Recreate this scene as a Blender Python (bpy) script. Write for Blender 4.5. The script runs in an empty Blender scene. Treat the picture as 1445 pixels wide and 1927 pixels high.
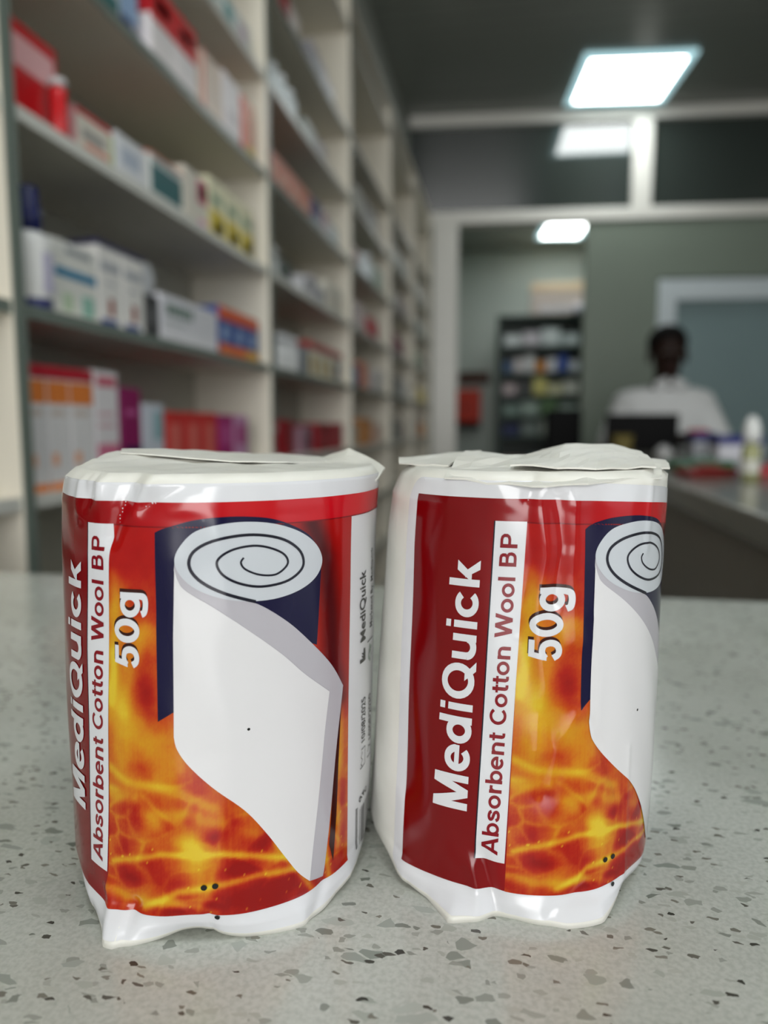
import bpy, bmesh, math, random
import numpy as np
from mathutils import Vector, Matrix

random.seed(7)
SC = bpy.context.scene
COL = SC.collection
PI = math.pi

# ------------------------------------------------------------------ camera
YAW, PITCH, F = math.radians(9.66), math.radians(6.2), 1340.0
CAM = Vector((0, 0, 1.107))
cd = bpy.data.cameras.new('camera')
cam = bpy.data.objects.new('camera', cd)
COL.objects.link(cam)
cam.location = CAM
cam.rotation_euler = (PI/2 - PITCH, 0, YAW)
cd.sensor_fit = 'VERTICAL'
cd.sensor_height = 36.0
cd.lens = 36.0*F/1927.0
cd.shift_y = -0.01034
cd.clip_start = 0.01
cd.dof.use_dof = True
cd.dof.focus_distance = 0.155
cd.dof.aperture_fstop = 8.2
SC.camera = cam

# ------------------------------------------------------------------ exposure, world, big lights
vs = SC.view_settings
vs.view_transform = 'Standard'
vs.look = 'None'
vs.exposure = 0.16
vs.gamma = 1.0
SC.cycles.use_denoising = True
SC.cycles.max_bounces = 8
SC.cycles.sample_clamp_indirect = 6.0

W = bpy.data.worlds.new('world')
SC.world = W
W.use_nodes = True
W.node_tree.nodes['Background'].inputs[0].default_value = (0.75, 0.85, 1.0, 1)
W.node_tree.nodes['Background'].inputs[1].default_value = 0.6

def area_light(name, loc, rot, sx, sy, power, color):
    d = bpy.data.lights.new(name, 'AREA')
    d.shape = 'RECTANGLE'
    d.size, d.size_y = sx, sy
    d.energy = power
    d.color = color
    o = bpy.data.objects.new(name, d)
    COL.objects.link(o)
    o.location = loc
    o.rotation_euler = rot
    return o

# daylight through the shop front behind the camera
area_light('shop_front_daylight', (0.35, -3.9, 1.85), (PI/2, 0, 0), 2.2, 1.9, 102, (1.0, 0.985, 0.97))
# daylight of the entrance on the right hand side
area_light('side_entrance_daylight', (2.1, -0.6, 1.75), (PI/2, 0, PI/2), 1.4, 1.6, 5, (1.0, 0.98, 0.94))

# ------------------------------------------------------------------ helpers
def lin(c):
    c = c/255.0
    return c/12.92 if c <= 0.04045 else ((c+0.055)/1.055)**2.4

def rgb(c):
    return (lin(c[0]), lin(c[1]), lin(c[2]), 1.0)

_mats = {}
def mat(c, rough=0.5, spec=0.4, noise=0.06, scale=30.0, name=None, metal=0.0, coat=0.0):
    key = (tuple(c), rough, spec, noise, scale, metal, coat)
    if key in _mats:
        return _mats[key]
    m = bpy.data.materials.new(name or 'material_%d_%d_%d' % tuple(c))
    m.use_nodes = True
    nt = m.node_tree
    b = nt.nodes['Principled BSDF']
    b.inputs['Roughness'].default_value = rough
    b.inputs['Specular IOR Level'].default_value = spec
    b.inputs['Metallic'].default_value = metal
    b.inputs['Coat Weight'].default_value = coat
    base = rgb(c)
    if noise:
        tc = nt.nodes.new('ShaderNodeTexCoord')
        n = nt.nodes.new('ShaderNodeTexNoise')
        n.inputs['Scale'].default_value = scale
        n.inputs['Detail'].default_value = 4
        nt.links.new(tc.outputs['Object'], n.inputs['Vector'])
        mx = nt.nodes.new('ShaderNodeMix')
        mx.data_type = 'RGBA'
        mx.inputs[6].default_value = tuple(v*(1-noise) for v in base[:3]) + (1,)
        mx.inputs[7].default_value = tuple(min(1, v*(1+noise)) for v in base[:3]) + (1,)
        nt.links.new(n.outputs['Fac'], mx.inputs[0])
        nt.links.new(mx.outputs[2], b.inputs['Base Color'])
    else:
        b.inputs['Base Color'].default_value = base
    _mats[key] = m
    return m

def emit(c, strength, name):
    m = bpy.data.materials.new(name)
    m.use_nodes = True
    b = m.node_tree.nodes['Principled BSDF']
    b.inputs['Base Color'].default_value = rgb(c)
    b.inputs['Emission Color'].default_value = rgb(c)
    b.inputs['Emission Strength'].default_value = strength
    return m

class MB:
    """collects shapes, then links them as one mesh object"""
    def __init__(self):
        self.bm = bmesh.new()
        self.ms = []
    def mi(self, m):
        if m not in self.ms:
            self.ms.append(m)
        return self.ms.index(m)
    def box(self, x0, x1, y0, y1, z0, z1, m, bevel=0.0, seg=2, rot=None, piv=None):
        k = self.mi(m)
        r = bmesh.ops.create_cube(self.bm, size=1)
        vv = r['verts']
        for v in vv:
            v.co = Vector(((x0+x1)/2 + v.co.x*(x1-x0), (y0+y1)/2 + v.co.y*(y1-y0), (z0+z1)/2 + v.co.z*(z1-z0)))
        if rot is not None:
            bmesh.ops.rotate(self.bm, verts=vv, cent=piv or ((x0+x1)/2, (y0+y1)/2, (z0+z1)/2), matrix=rot)
        fs = {f for v in vv for f in v.link_faces}
        for f in fs:
            f.material_index = k
        if bevel > 0:
            es = list({e for v in vv for e in v.link_edges})
            rr = bmesh.ops.bevel(self.bm, geom=es, offset=bevel, segments=seg, affect='EDGES', profile=0.5)
            for f in rr['faces']:
                f.material_index = k
                f.smooth = True
        return self
    def lathe(self, prof, m, cx=0, cy=0, n=32, cap=True):
        k = self.mi(m)
        rings = []
        for (r, z) in prof:
            rings.append([self.bm.verts.new((cx+r*math.cos(2*PI*i/n), cy+r*math.sin(2*PI*i/n), z)) for i in range(n)])
        for a, b in zip(rings[:-1], rings[1:]):
            for i in range(n):
                f = self.bm.faces.new((a[i], a[(i+1) % n], b[(i+1) % n], b[i]))
                f.material_index = k
                f.smooth = True
        if cap:
            f = self.bm.faces.new(rings[0][::-1]); f.material_index = k
            f = self.bm.faces.new(rings[-1]); f.material_index = k
        return self
    def tube(self, p, q, r, m, n=12):
        k = self.mi(m)
        p, q = Vector(p), Vector(q)
        d = (q-p).normalized()
        a = d.orthogonal().normalized()
        b = d.cross(a)
        A = [self.bm.verts.new(p + r*(a*math.cos(2*PI*i/n)+b*math.sin(2*PI*i/n))) for i in range(n)]
        B = [self.bm.verts.new(q + r*(a*math.cos(2*PI*i/n)+b*math.sin(2*PI*i/n))) for i in range(n)]
        for i in range(n):
            f = self.bm.faces.new((A[i], A[(i+1) % n], B[(i+1) % n], B[i])); f.smooth = True; f.material_index = k
        f = self.bm.faces.new(A[::-1]); f.material_index = k
        f = self.bm.faces.new(B); f.material_index = k
        return self
    def build(self, name, parent=None, loc=None, rotz=0.0):
        bmesh.ops.recalc_face_normals(self.bm, faces=self.bm.faces[:])
        me = bpy.data.meshes.new(name)
        self.bm.to_mesh(me)
        self.bm.free()
        for m in self.ms:
            me.materials.append(m)
        o = bpy.data.objects.new(name, me)
        COL.objects.link(o)
        if parent is not None:
            o.parent = parent
        if loc is not None:
            o.location = loc
        o.rotation_euler = (0, 0, rotz)
        return o

def tag(o, label, cat, group=None):
    o['label'] = label
    o['category'] = cat
    if group:
        o['group'] = group
    return o

def thing(name, label, cat, loc, rotz=0.0, group=None):
    o = bpy.data.objects.new(name, None)
    o.empty_display_size = 0.05
    COL.objects.link(o)
    o.location = loc
    o.rotation_euler = (0, 0, rotz)
    return tag(o, label, cat, group)

def struct(o):
    o['kind'] = 'structure'
    return o

# ------------------------------------------------------------------ room materials
M_ceiling = mat((150, 154, 146), 0.28, 0.5, 0.04, 3, 'ceiling_panels')
nt = M_ceiling.node_tree                      # narrow board joints of the panelled ceiling
bs = nt.nodes['Principled BSDF']
tc = nt.nodes.new('ShaderNodeTexCoord')
wv = nt.nodes.new('ShaderNodeTexWave')
wv.bands_direction = 'Y'
wv.inputs['Scale'].default_value = 2.6
nt.links.new(tc.outputs['Object'], wv.inputs['Vector'])
rp = nt.nodes.new('ShaderNodeValToRGB')
rp.color_ramp.elements[0].position = 0.0
rp.color_ramp.elements[0].color = (0.16, 0.17, 0.155, 1)
rp.color_ramp.elements[1].position = 0.08
rp.color_ramp.elements[1].color = (0.24, 0.255, 0.225, 1)
nt.links.new(wv.outputs['Fac'], rp.inputs[0])
nt.links.new(rp.outputs[0], bs.inputs['Base Color'])

M_wall = mat((176, 178, 170), 0.6, 0.3, 0.03, 4, 'painted_wall')
M_frontwall_shade = mat((74, 70, 66), 0.6, 0.3, 0.03, 4, 'front_wall_shade')  # dimness of the front room is put into this wall colour
M_part = mat((126, 137, 124), 0.4, 0.4, 0.05, 3, 'partition_panel')
M_alum = mat((232, 230, 222), 0.35, 0.5, 0.02, 8, 'white_aluminium')
M_backwall = mat((190, 198, 190), 0.6, 0.3, 0.04, 3, 'back_room_wall')
M_floor = mat((84, 84, 80), 0.25, 0.5, 0.08, 2.5, 'floor_tile')
M_lam = mat((226, 220, 205), 0.38, 0.4, 0.02, 6, 'cream_laminate')
M_lamback = mat((168, 166, 154), 0.5, 0.3, 0.02, 6, 'back_board')
M_edge_shade = mat((112, 122, 114), 0.35, 0.4, 0.02, 6, 'painted_edge_shade')  # shade on aisle-facing edges, put into the colour
M_lamedge = mat((212, 212, 204), 0.35, 0.4, 0.02, 6, 'laminate_edge')
M_dark = mat((34, 36, 36), 0.5, 0.4)
M_black = mat((7, 7, 8), 0.6, 0.15)
M_white = mat((232, 232, 228), 0.5, 0.4, 0.02)

def quartz():
    m = bpy.data.materials.new('speckled_quartz')
    m.use_nodes = True
    nt = m.node_tree
    L = nt.links
    b = nt.nodes['Principled BSDF']
    b.inputs['Roughness'].default_value = 0.17
    b.inputs['Specular IOR Level'].default_value = 0.55
    tc = nt.nodes.new('ShaderNodeTexCoord')
    nz = nt.nodes.new('ShaderNodeTexNoise')
    nz.inputs['Scale'].default_value = 18
    nz.inputs['Detail'].default_value = 6
    L.new(tc.outputs['Object'], nz.inputs['Vector'])
    r0 = nt.nodes.new('ShaderNodeValToRGB')
    r0.color_ramp.elements[0].position = 0.3
    r0.color_ramp.elements[0].color = rgb((181, 184, 176))
    r0.color_ramp.elements[1].position = 0.7
    r0.color_ramp.elements[1].color = rgb((198, 201, 194))
    L.new(nz.outputs['Fac'], r0.inputs[0])
    fine = nt.nodes.new('ShaderNodeTexNoise')
    fine.inputs['Scale'].default_value = 900
    fine.inputs['Detail'].default_value = 3
    L.new(tc.outputs['Object'], fine.inputs['Vector'])
    rf = nt.nodes.new('ShaderNodeValToRGB')
    rf.color_ramp.elements[0].position = 0.35
    rf.color_ramp.elements[0].color = (0.84, 0.84, 0.83, 1)
    rf.color_ramp.elements[1].position = 0.6
    rf.color_ramp.elements[1].color = (1, 1, 1, 1)
    L.new(fine.outputs['Fac'], rf.inputs[0])
    mul = nt.nodes.new('ShaderNodeMix')
    mul.data_type = 'RGBA'
    mul.blend_type = 'MULTIPLY'
    mul.inputs[0].default_value = 1.0
    L.new(r0.outputs[0], mul.inputs[6])
    L.new(rf.outputs[0], mul.inputs[7])
    col = mul.outputs[2]
    # angular stone chips in three sizes, stretched and turned so that they look like shards
    for (sc, sel, rot, c0, c1, edge) in ((430, 0.935, 0.5, (140, 144, 136), (182, 184, 175), 0.06),
                                         (280, 0.955, 1.7, (112, 117, 109), (174, 178, 169), 0.07),
                                         (190, 0.966, 2.6, (134, 141, 133), (180, 184, 176), 0.08),
                                         (560, 0.976, 0.9, (60, 60, 54), (132, 130, 120), 0.03)):
        mp = nt.nodes.new('ShaderNodeMapping')
        mp.inputs['Rotation'].default_value = (0, 0, rot)
        mp.inputs['Scale'].default_value = (1.0, 1.9, 0.4)
        L.new(tc.outputs['Object'], mp.inputs['Vector'])
        ds = nt.nodes.new('ShaderNodeTexNoise')
        ds.inputs['Scale'].default_value = sc*0.8
        L.new(tc.outputs['Object'], ds.inputs['Vector'])
        off = nt.nodes.new('ShaderNodeVectorMath')
        off.operation = 'SCALE'
        off.inputs['Scale'].default_value = 0.9/sc
        L.new(ds.outputs['Color'], off.inputs[0])
        ad = nt.nodes.new('ShaderNodeVectorMath')
        L.new(mp.outputs[0], ad.inputs[0])
        L.new(off.outputs[0], ad.inputs[1])
        v1 = nt.nodes.new('ShaderNodeTexVoronoi')
        v1.inputs['Scale'].default_value = sc
        L.new(ad.outputs[0], v1.inputs['Vector'])
        v2 = nt.nodes.new('ShaderNodeTexVoronoi')
        v2.feature = 'DISTANCE_TO_EDGE'
        v2.inputs['Scale'].default_value = sc
        L.new(ad.outputs[0], v2.inputs['Vector'])
        sp = nt.nodes.new('ShaderNodeSeparateColor')
        L.new(v1.outputs['Color'], sp.inputs[0])
        g1 = nt.nodes.new('ShaderNodeMath'); g1.operation = 'GREATER_THAN'; g1.inputs[1].default_value = sel
        L.new(sp.outputs[0], g1.inputs[0])
        g2 = nt.nodes.new('ShaderNodeMath'); g2.operation = 'GREATER_THAN'; g2.inputs[1].default_value = edge
        L.new(v2.outputs['Distance'], g2.inputs[0])
        mm = nt.nodes.new('ShaderNodeMath'); mm.operation = 'MULTIPLY'
        L.new(g1.outputs[0], mm.inputs[0]); L.new(g2.outputs[0], mm.inputs[1])
        cr = nt.nodes.new('ShaderNodeMix'); cr.data_type = 'RGBA'
        cr.inputs[6].default_value = rgb(c0); cr.inputs[7].default_value = rgb(c1)
        L.new(sp.outputs[1], cr.inputs[0])
        mx = nt.nodes.new('ShaderNodeMix'); mx.data_type = 'RGBA'
        L.new(mm.outputs[0], mx.inputs[0]); L.new(col, mx.inputs[6]); L.new(cr.outputs[2], mx.inputs[7])
        col = mx.outputs[2]
    L.new(col, b.inputs['Base Color'])
    return m
M_quartz = quartz()

def dark_glass():
    m = bpy.data.materials.new('tinted_glass')
    m.use_nodes = True
    b = m.node_tree.nodes['Principled BSDF']
    b.inputs['Base Color'].default_value = (0.035, 0.045, 0.04, 1)
    b.inputs['Roughness'].default_value = 0.06
    b.inputs['Specular IOR Level'].default_value = 1.0
    b.inputs['Coat Weight'].default_value = 0.35
    b.inputs['Coat Roughness'].default_value = 0.03
    b.inputs['Coat IOR'].default_value = 1.6
    return m
M_glass = dark_glass()

# ------------------------------------------------------------------ the room
CEIL = 3.1
XL, XR, YF, YB = -0.68, 2.2, -4.1, 8.6
struct(MB().box(XL-0.1, XR+0.1, YF-0.1, YB+0.1, -0.1, 0.0, M_floor).build('floor'))
struct(MB().box(XL-0.1, XR+0.1, YF-0.1, YB+0.1, CEIL, CEIL+0.1, M_ceiling).build('ceiling'))
struct(MB().box(XL-0.1, XL, YF, YB, 0, CEIL, M_wall).build('wall_left'))
# right wall with the entrance opening the side daylight comes through
w = MB()
w.box(XR, XR+0.1, YF, -1.3, 0, CEIL, M_wall)
w.box(XR, XR+0.1, 0.1, YB, 0, CEIL, M_wall)
w.box(XR, XR+0.1, -1.3, 0.1, 2.6, CEIL, M_wall)
w.box(XR, XR+0.1, -1.3, 0.1, 0, 0.9, M_wall)
struct(w.build('wall_right'))
w = MB()
w.box(XL, XR, YF-0.1, YF, 2.7, CEIL, M_frontwall_shade)
w.box(XL, XR, YF-0.1, YF, 0, 0.75, M_frontwall_shade)
w.box(XL, -0.4, YF-0.1, YF, 0.75, 2.7, M_frontwall_shade)
w.box(1.9, XR, YF-0.1, YF, 0.75, 2.7, M_frontwall_shade)
struct(w.build('wall_front'))
struct(MB().box(XL-0.1, XR+0.1, YB, YB+0.1, 0, CEIL, M_backwall).build('wall_back'))

# partition across the shop, built on its own slightly turned line
PA = math.atan(0.07)
PO = Vector((0.6, 4.97, 0))
def part_piece(mb, name):
    o = mb.build(name, None, PO, PA)
    return struct(o)
def px_(X):                                   # world X on the partition line -> local x
    return (X-0.6)/math.cos(PA)
p = MB()
p.box(px_(0.49), px_(0.955), -0.03, 0.03, 0, 2.42, M_part)          # panel between doorway and door
p.box(px_(0.955), px_(2.17), -0.03, 0.03, 2.05, 2.42, M_part)       # panel above the door
part_piece(p, 'wall_partition')
p = MB()
p.box(px_(-0.66), px_(2.17), -0.05, 0.05, 2.414, 2.492, M_alum, 0.006)
part_piece(p, 'trim_1')
p = MB()
p.box(px_(-0.66), px_(2.17), -0.05, 0.05, 3.03, 3.1, M_alum, 0.006)
part_piece(p, 'trim_2')
p = MB()
p.box(px_(0.765), px_(0.888), -0.045, 0.045, 2.49, 3.032, M_alum, 0.006)
part_piece(p, 'trim_3')
p = MB()
p.box(px_(-0.50), px_(-0.335), -0.05, 0.05, 0, 2.416, M_alum, 0.006)
part_piece(p, 'trim_4')
for i, (a, b_) in enumerate(((-0.66, 0.765), (0.888, 2.17))):
    p = MB()
    p.box(px_(a), px_(b_), -0.006, 0.006, 2.49, 3.032, M_glass)
    part_piece(p, 'window_%d' % (i+1))
# pale panel filling the gap between wall and white post
p = MB()
p.box(px_(-0.67), px_(-0.50), -0.03, 0.03, 0, 2.416, M_part)
part_piece(p, 'wall_return')

# door in the partition: white frame and grey leaf
M_doorframe = mat((214, 224, 228), 0.35, 0.5, 0.02, 8, 'door_frame_white')
M_leaf = mat((132, 154, 156), 0.3, 0.5, 0.05, 4, 'grey_door_leaf')
p = MB()
p.box(px_(0.955), px_(1.065), -0.06, 0.05, 0, 2.03, M_doorframe, 0.006)
p.box(px_(2.05), px_(2.15), -0.06, 0.05, 0, 2.03, M_doorframe, 0.006)
p.box(px_(1.065), px_(2.05), -0.06, 0.05, 1.90, 2.03, M_doorframe, 0.006)
dfr = part_piece(p, 'door_1')
p = MB()
p.box(px_(1.066), px_(2.049), -0.02, 0.02, 0.005, 1.898, M_leaf, 0.003)
dl = p.build('door_leaf', dfr)
p = MB()
p.tube((px_(1.13), -0.06, 0.98), (px_(1.25), -0.06, 0.98), 0.01, mat((190, 190, 190), 0.25, 0.5, 0, 1, None, 1.0))
p.tube((px_(1.14), -0.06, 0.98), (px_(1.14), -0.018, 0.98), 0.01, mat((190, 190, 190), 0.25, 0.5, 0, 1, None, 1.0))
p.build('door_handle', dl)

# back room: side wall and lintel
w = MB()
w.box(0.95, 1.02, 5.1, YB, 0, CEIL, M_backwall)
struct(w.build('wall_side'))

# ------------------------------------------------------------------ ceiling light panels
M_led = emit((246, 251, 250), 9.5, 'led_diffuser')
M_bloom = emit((190, 232, 240), 0.7, 'led_bloom_glow')  # bloom round the panel, put in as a glow of its frame
M_ledframe = mat((225, 235, 235), 0.4, 0.5, 0)
def ceiling_light(cx, cy, w_, l_, rot, label, group='square ceiling light panels', drop=0.0, strength=None):
    t = thing('ceiling_light', label, 'ceiling light', (cx, cy, CEIL), rot, group)
    m = MB()
    fw = 0.045
    for (x0, x1, y0, y1) in ((-w_/2, w_/2, -l_/2, -l_/2+fw), (-w_/2, w_/2, l_/2-fw, l_/2),
                             (-w_/2, -w_/2+fw, -l_/2+fw, l_/2-fw), (w_/2-fw, w_/2, -l_/2+fw, l_/2-fw)):
        m.box(x0, x1, y0, y1, -0.022, 0.0, M_bloom, 0.004)
    m.build('frame', t)
    MB().box(-w_/2+fw, w_/2-fw, -l_/2+fw, l_/2-fw, -0.016, -0.002, M_led).build('diffuser', t)
    return t
ceiling_light(0.654, 4.54, 0.60, 0.61, math.radians(5.5), 'bright square light panel in the dark ceiling before the partition')
ceiling_light(0.55, 7.78, 0.48, 0.62, math.radians(6), 'smaller light panel glowing under the white header, beyond the doorway')

ceiling_light(0.1, 6.3, 0.60, 0.61, math.radians(6), 'added light panel brightening the back room, unseen behind the tinted glass')  # extra lamp, added only to brighten the back room
ceiling_light(-0.05, 0.1, 0.60, 0.61, 0, 'left one of two added, unseen light panels over the front counter')  # pair of lamps added out of view to brighten the shelves
ceiling_light(0.78, 0.1, 0.60, 0.61, 0, 'right one of two added, unseen light panels over the front counter')

# ------------------------------------------------------------------ front counter and side counter
ct = thing('front_counter', 'pale speckled quartz counter carrying the two cotton wool packs', 'counter', (0, 0, 0))
MB().box(-0.47, 1.25, -0.34, 0.458, 0.96, 1.0, M_quartz, 0.004).build('countertop', ct)
m = MB()
m.box(-0.45, 1.23, -0.28, 0.42, 0.09, 0.96, mat((205, 205, 198), 0.4))
m.build('cabinet_body', ct)
MB().box(-0.44, 1.22, -0.24, 0.38, 0.0, 0.09, M_dark).build('plinth', ct)

M_quartz2 = mat((136, 134, 126), 0.18, 0.5, 0.12, 90, 'grey_speckled_top')
wt = thing('side_counter', 'long grey-topped counter running back on the right to the seated person', 'counter', (0, 0, 0))
MB().box(0.30, 1.05, 0.46, 3.12, 0.958, 1.0, M_quartz2, 0.004).build('countertop', wt)
m = MB()
m.box(0.325, 0.345, 0.48, 3.08, 0.74, 0.958, mat((168, 164, 156), 0.4))
m.build('apron', wt)
m = MB()
m.box(1.0, 1.02, 0.48, 3.08, 0.0, 0.958, mat((96, 92, 86), 0.5))
m.build('back_panel', wt)
for yy in (0.48, 1.78, 3.06):
    MB().box(0.36, 1.0, yy, yy+0.02, 0.0, 0.958 if yy < 3 else 0.74, mat((150, 148, 140), 0.45)).build('support_panel', wt)
MB().box(0.36, 1.0, 0.50, 3.06, 0.30, 0.32, mat((58, 48, 40), 0.5)).build('lower_shelf', wt)
for i, (y0, y1, x1, h, c, lb) in enumerate(((0.62, 1.02, 0.80, 0.24, (96, 66, 44), 'low brown cardboard carton under the side counter, nearest the front counter'),
                                          (1.10, 1.52, 0.84, 0.30, (78, 54, 38), 'dark brown cardboard carton under the side counter, second from the front counter'),
                                          (1.86, 2.34, 0.82, 0.26, (66, 60, 40), 'olive brown cardboard carton under the side counter, farthest from the front counter'))):
    t = thing('cardboard_carton', lb, 'box', (0, 0, 0.32), 0, 'cartons under the side counter')
    MB().box(0.40, x1, y0, y1, 0.0, h, mat(c, 0.8, 0.2), 0.003).build('carton_body', t)
    MB().box(0.399, x1+0.001, (y0+y1)/2-0.025, (y0+y1)/2+0.025, h, h+0.0015, mat((130, 100, 66), 0.4)).build('packing_tape', t)

# ------------------------------------------------------------------ wall shelving, five bays
UPR = [0.668, 1.467, 2.266, 3.065, 3.864, 4.663]
SHZ = [0.10, 0.43, 0.63, 0.83, 1.032, 1.231, 1.428, 1.62, 1.81, 2.0, 2.307]
XFR, XBK = -0.49, -0.66
ORD = ['nearest', 'second', 'third', 'fourth', 'farthest']
for i in range(-1, 5):
    y0 = UPR[i] if i >= 0 else UPR[0]-0.799
    y1 = UPR[i+1]
    lab = ('white shelving bay cut off by the left edge of the photo' if i < 0 else
           '%s white shelving bay of the pharmacy wall, stocked with medicine boxes' % ORD[i])
    t = thing('shelving_unit', lab, 'shelves', (0, y0, 0), 0, 'wall shelving bays')
    D = y1-y0
    MB().box(XBK, XFR, 0, 0.009, 0, 2.42, M_lam).build('side_panel', t)
    MB().box(XFR, XFR+0.0015, 0.0, 0.009, 0, 2.42, M_edge_shade).build('edge_tone_strip', t)  # unlit look of the upright's front edge, painted dark
    MB().box(XBK, XFR, D-0.009, D-0.0005, 0, 2.42, M_lam).build('side_panel', t)
    MB().box(XFR, XFR+0.0015, D-0.009, D-0.0005, 0, 2.42, M_edge_shade).build('edge_tone_strip', t)
    MB().box(XBK-0.008, XBK, 0.002, D-0.002, 0, 2.42, M_lamback).build('back_panel', t)
    for q, z in enumerate(SHZ):
        sh = MB().box(XBK, XFR-0.003, 0.009, D-0.009, z-0.014, z, M_lam).build('shelf', t)
        MB().box(XFR-0.003, XFR-0.0015, 0.009, D-0.009, z-0.014, z, M_lamedge if q % 2 == 0 else M_edge_shade).build('edge_tone_strip', sh)  # every other shelf front gets the painted edge shade
    MB().box(XBK, XFR-0.002, 0.009, D-0.009, 2.40, 2.418, M_lam, 0.0).build('top_panel', t)
    MB().box(XBK+0.02, XFR-0.03, 0.009, D-0.009, 0.0, 0.082, M_dark).build('plinth', t)

# ------------------------------------------------------------------ goods on the shelves
WHT, OFF, PNK, RED, DRD, NAV, BLU, TEA, GRN, YEL, ORG, MAG, GRY, SAL, BLK = (
    (230, 230, 228), (222, 216, 202), (228, 176, 178), (198, 22, 30), (132, 12, 24), (34, 42, 104), (44, 104, 190),
    (12, 92, 96), (60, 128, 92), (222, 198, 50), (226, 112, 40), (170, 24, 92), (150, 152, 154), (216, 138, 116), (24, 26, 28))

def carton(y0, y1, z, h, body, label, prints=(), depth=0.10, xf=-0.505, name='medicine_carton', cat='box', group=None,
           flap=None, rot=0.0, lid=None, lidfrac=0.0):
    """a printed folding carton whose front faces the aisle (+X); prints are (face, y0, y1, z0, z1, colour) in fractions"""
    wy = y1-y0
    t = thing(name, label, cat, (xf-depth/2, (y0+y1)/2, z), rot, group)
    m = MB()
    zb = h*(1-lidfrac)
    m.box(-depth/2, depth/2, -wy/2, wy/2, 0, zb, mat(body, 0.4, 0.45), 0.0012, 2)
    for (fc, a0, a1, b0, b1, c) in prints:
        mc = mat(c, 0.4, 0.45)
        if fc == 'f':
            m.box(depth/2-0.0005, depth/2+0.0004, -wy/2+a0*wy, -wy/2+a1*wy, b0*h, b1*h, mc)
        elif fc == 's':
            m.box(-depth/2+a0*depth, -depth/2+a1*depth, -wy/2-0.0004, -wy/2+0.0005, b0*h, b1*h, mc)
        elif fc == 't':
            m.box(-depth/2+a0*depth, -depth/2+a1*depth, -wy/2+b0*wy, -wy/2+b1*wy, zb-0.0005, zb+0.0004, mc)
    m.build('carton_body', t)
    if lid:
        MB().box(-depth/2-0.0012, depth/2+0.0012, -wy/2-0.0012, wy/2+0.0012, zb-0.0002, h, mat(lid, 0.4, 0.45), 0.0012).build('lid', t)
    if flap:                                  # open display flap standing up at the back edge
        m = MB()
        m.box(-depth/2, -depth/2+0.002, -wy/2, wy/2, zb, zb+flap, mat(body, 0.4, 0.45), 0.0005, 1,
              Matrix.Rotation(math.radians(-8), 3, 'Y'), (-depth/2, 0, zb))
        m.build('display_flap', t)
    return t

def bottle(y, z, r, h, body, cap, label, x=-0.53, capfrac=0.22, capr=0.62, band=None, name='bottle', cat='bottle', group=None):
    t = thing(name, label, cat, (x, y, z), 0, group)
    hb = h*(1-capfrac)
    m = MB()
    m.lathe([(r*0.9, 0), (r, 0.004), (r, hb*0.78), (r*0.93, hb*0.86), (r*capr*0.8, hb*0.97), (r*capr*0.8, hb)], mat(body, 0.3, 0.5))
    if band:
        m.lathe([(r*1.005, hb*0.16), (r*1.008, hb*0.17), (r*1.008, hb*0.68), (r*1.005, hb*0.69)], mat(band, 0.45, 0.4), cap=False)
    m.build('bottle_body', t)
    MB().lathe([(r*capr, hb), (r*capr, h*0.985), (r*capr*0.9, h)], mat(cap, 0.35, 0.5)).build('cap', t)
    return t

G1 = 'goods in the nearest shelving bay'
S = dict(A=1.428, B=1.231, C=1.032, D=1.62, E=1.81, Fz=2.0)
# third shelf of the nearest bay (A)
carton(0.706, 0.790, S['A'], 0.102, RED, 'tall red display carton with raised flap, at the near end of its shelf',
       (('f', 0.10, 0.92, 0.55, 0.86, PNK), ('f', 0.05, 0.95, 0.04, 0.12, DRD), ('s', 0.05, 0.95, 0.05, 0.95, (168, 10, 20))), 0.07, -0.515, group=G1, flap=0.035)
t = thing('lozenge_tub', 'small round red tub standing in front of the tall red carton', 'tub', (-0.5005, 0.768, S['A']), 0, G1)
m = MB()
m.lathe([(0.009, 0), (0.0095, 0.002), (0.0095, 0.05), (0.0085, 0.052)], mat(RED, 0.25, 0.5), 0, 0, 24)
m.build('tub_body', t)
MB().lathe([(0.0098, 0.052), (0.0098, 0.060), (0.009, 0.061)], mat((200, 196, 196), 0.25, 0.5), 0, 0, 24).build('lid', t)
carton(0.808, 0.888, S['A'], 0.052, OFF, 'white carton with a red top edge and pink end, beside the red tub',
       (('f', 0.0, 0.96, 0.88, 1.0, RED), ('f', 0.15, 0.75, 0.40, 0.62, (150, 148, 144)), ('f', 0.2, 0.85, 0.2, 0.32, SAL), ('s', 0, 1, 0, 1, PNK),
        ('f', 0.93, 1.0, 0, 0.88, (178, 196, 130))), 0.09, group=G1)
carton(0.897, 0.975, S['A'], 0.058, (224, 226, 230), 'plain white carton with a faint grey-blue panel, third shelf of nearest bay',
       (('f', 0.15, 0.75, 0.35, 0.75, (178, 188, 204)),), 0.09, group=G1)
carton(0.985, 1.090, S['A'], 0.066, (228, 230, 226), 'white carton with a large dark teal panel on its front',
       (('f', 0.04, 0.96, 0.18, 0.78, TEA), ('f', 0.1, 0.9, 0.84, 0.9, (130, 160, 160))), 0.09, group=G1, lid=SAL, lidfrac=0.05)
carton(1.098, 1.185, S['A'], 0.085, OFF, 'white carton with a round magenta spot, left of the yellow cartons',
       (('f', 0.55, 0.98, 0.5, 0.92, (196, 40, 96)), ('f', 0.62, 0.9, 0.58, 0.84, (224, 60, 84)), ('f', 0.6, 0.95, 0.06, 0.2, (224, 160, 190))), 0.09, group=G1)
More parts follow.
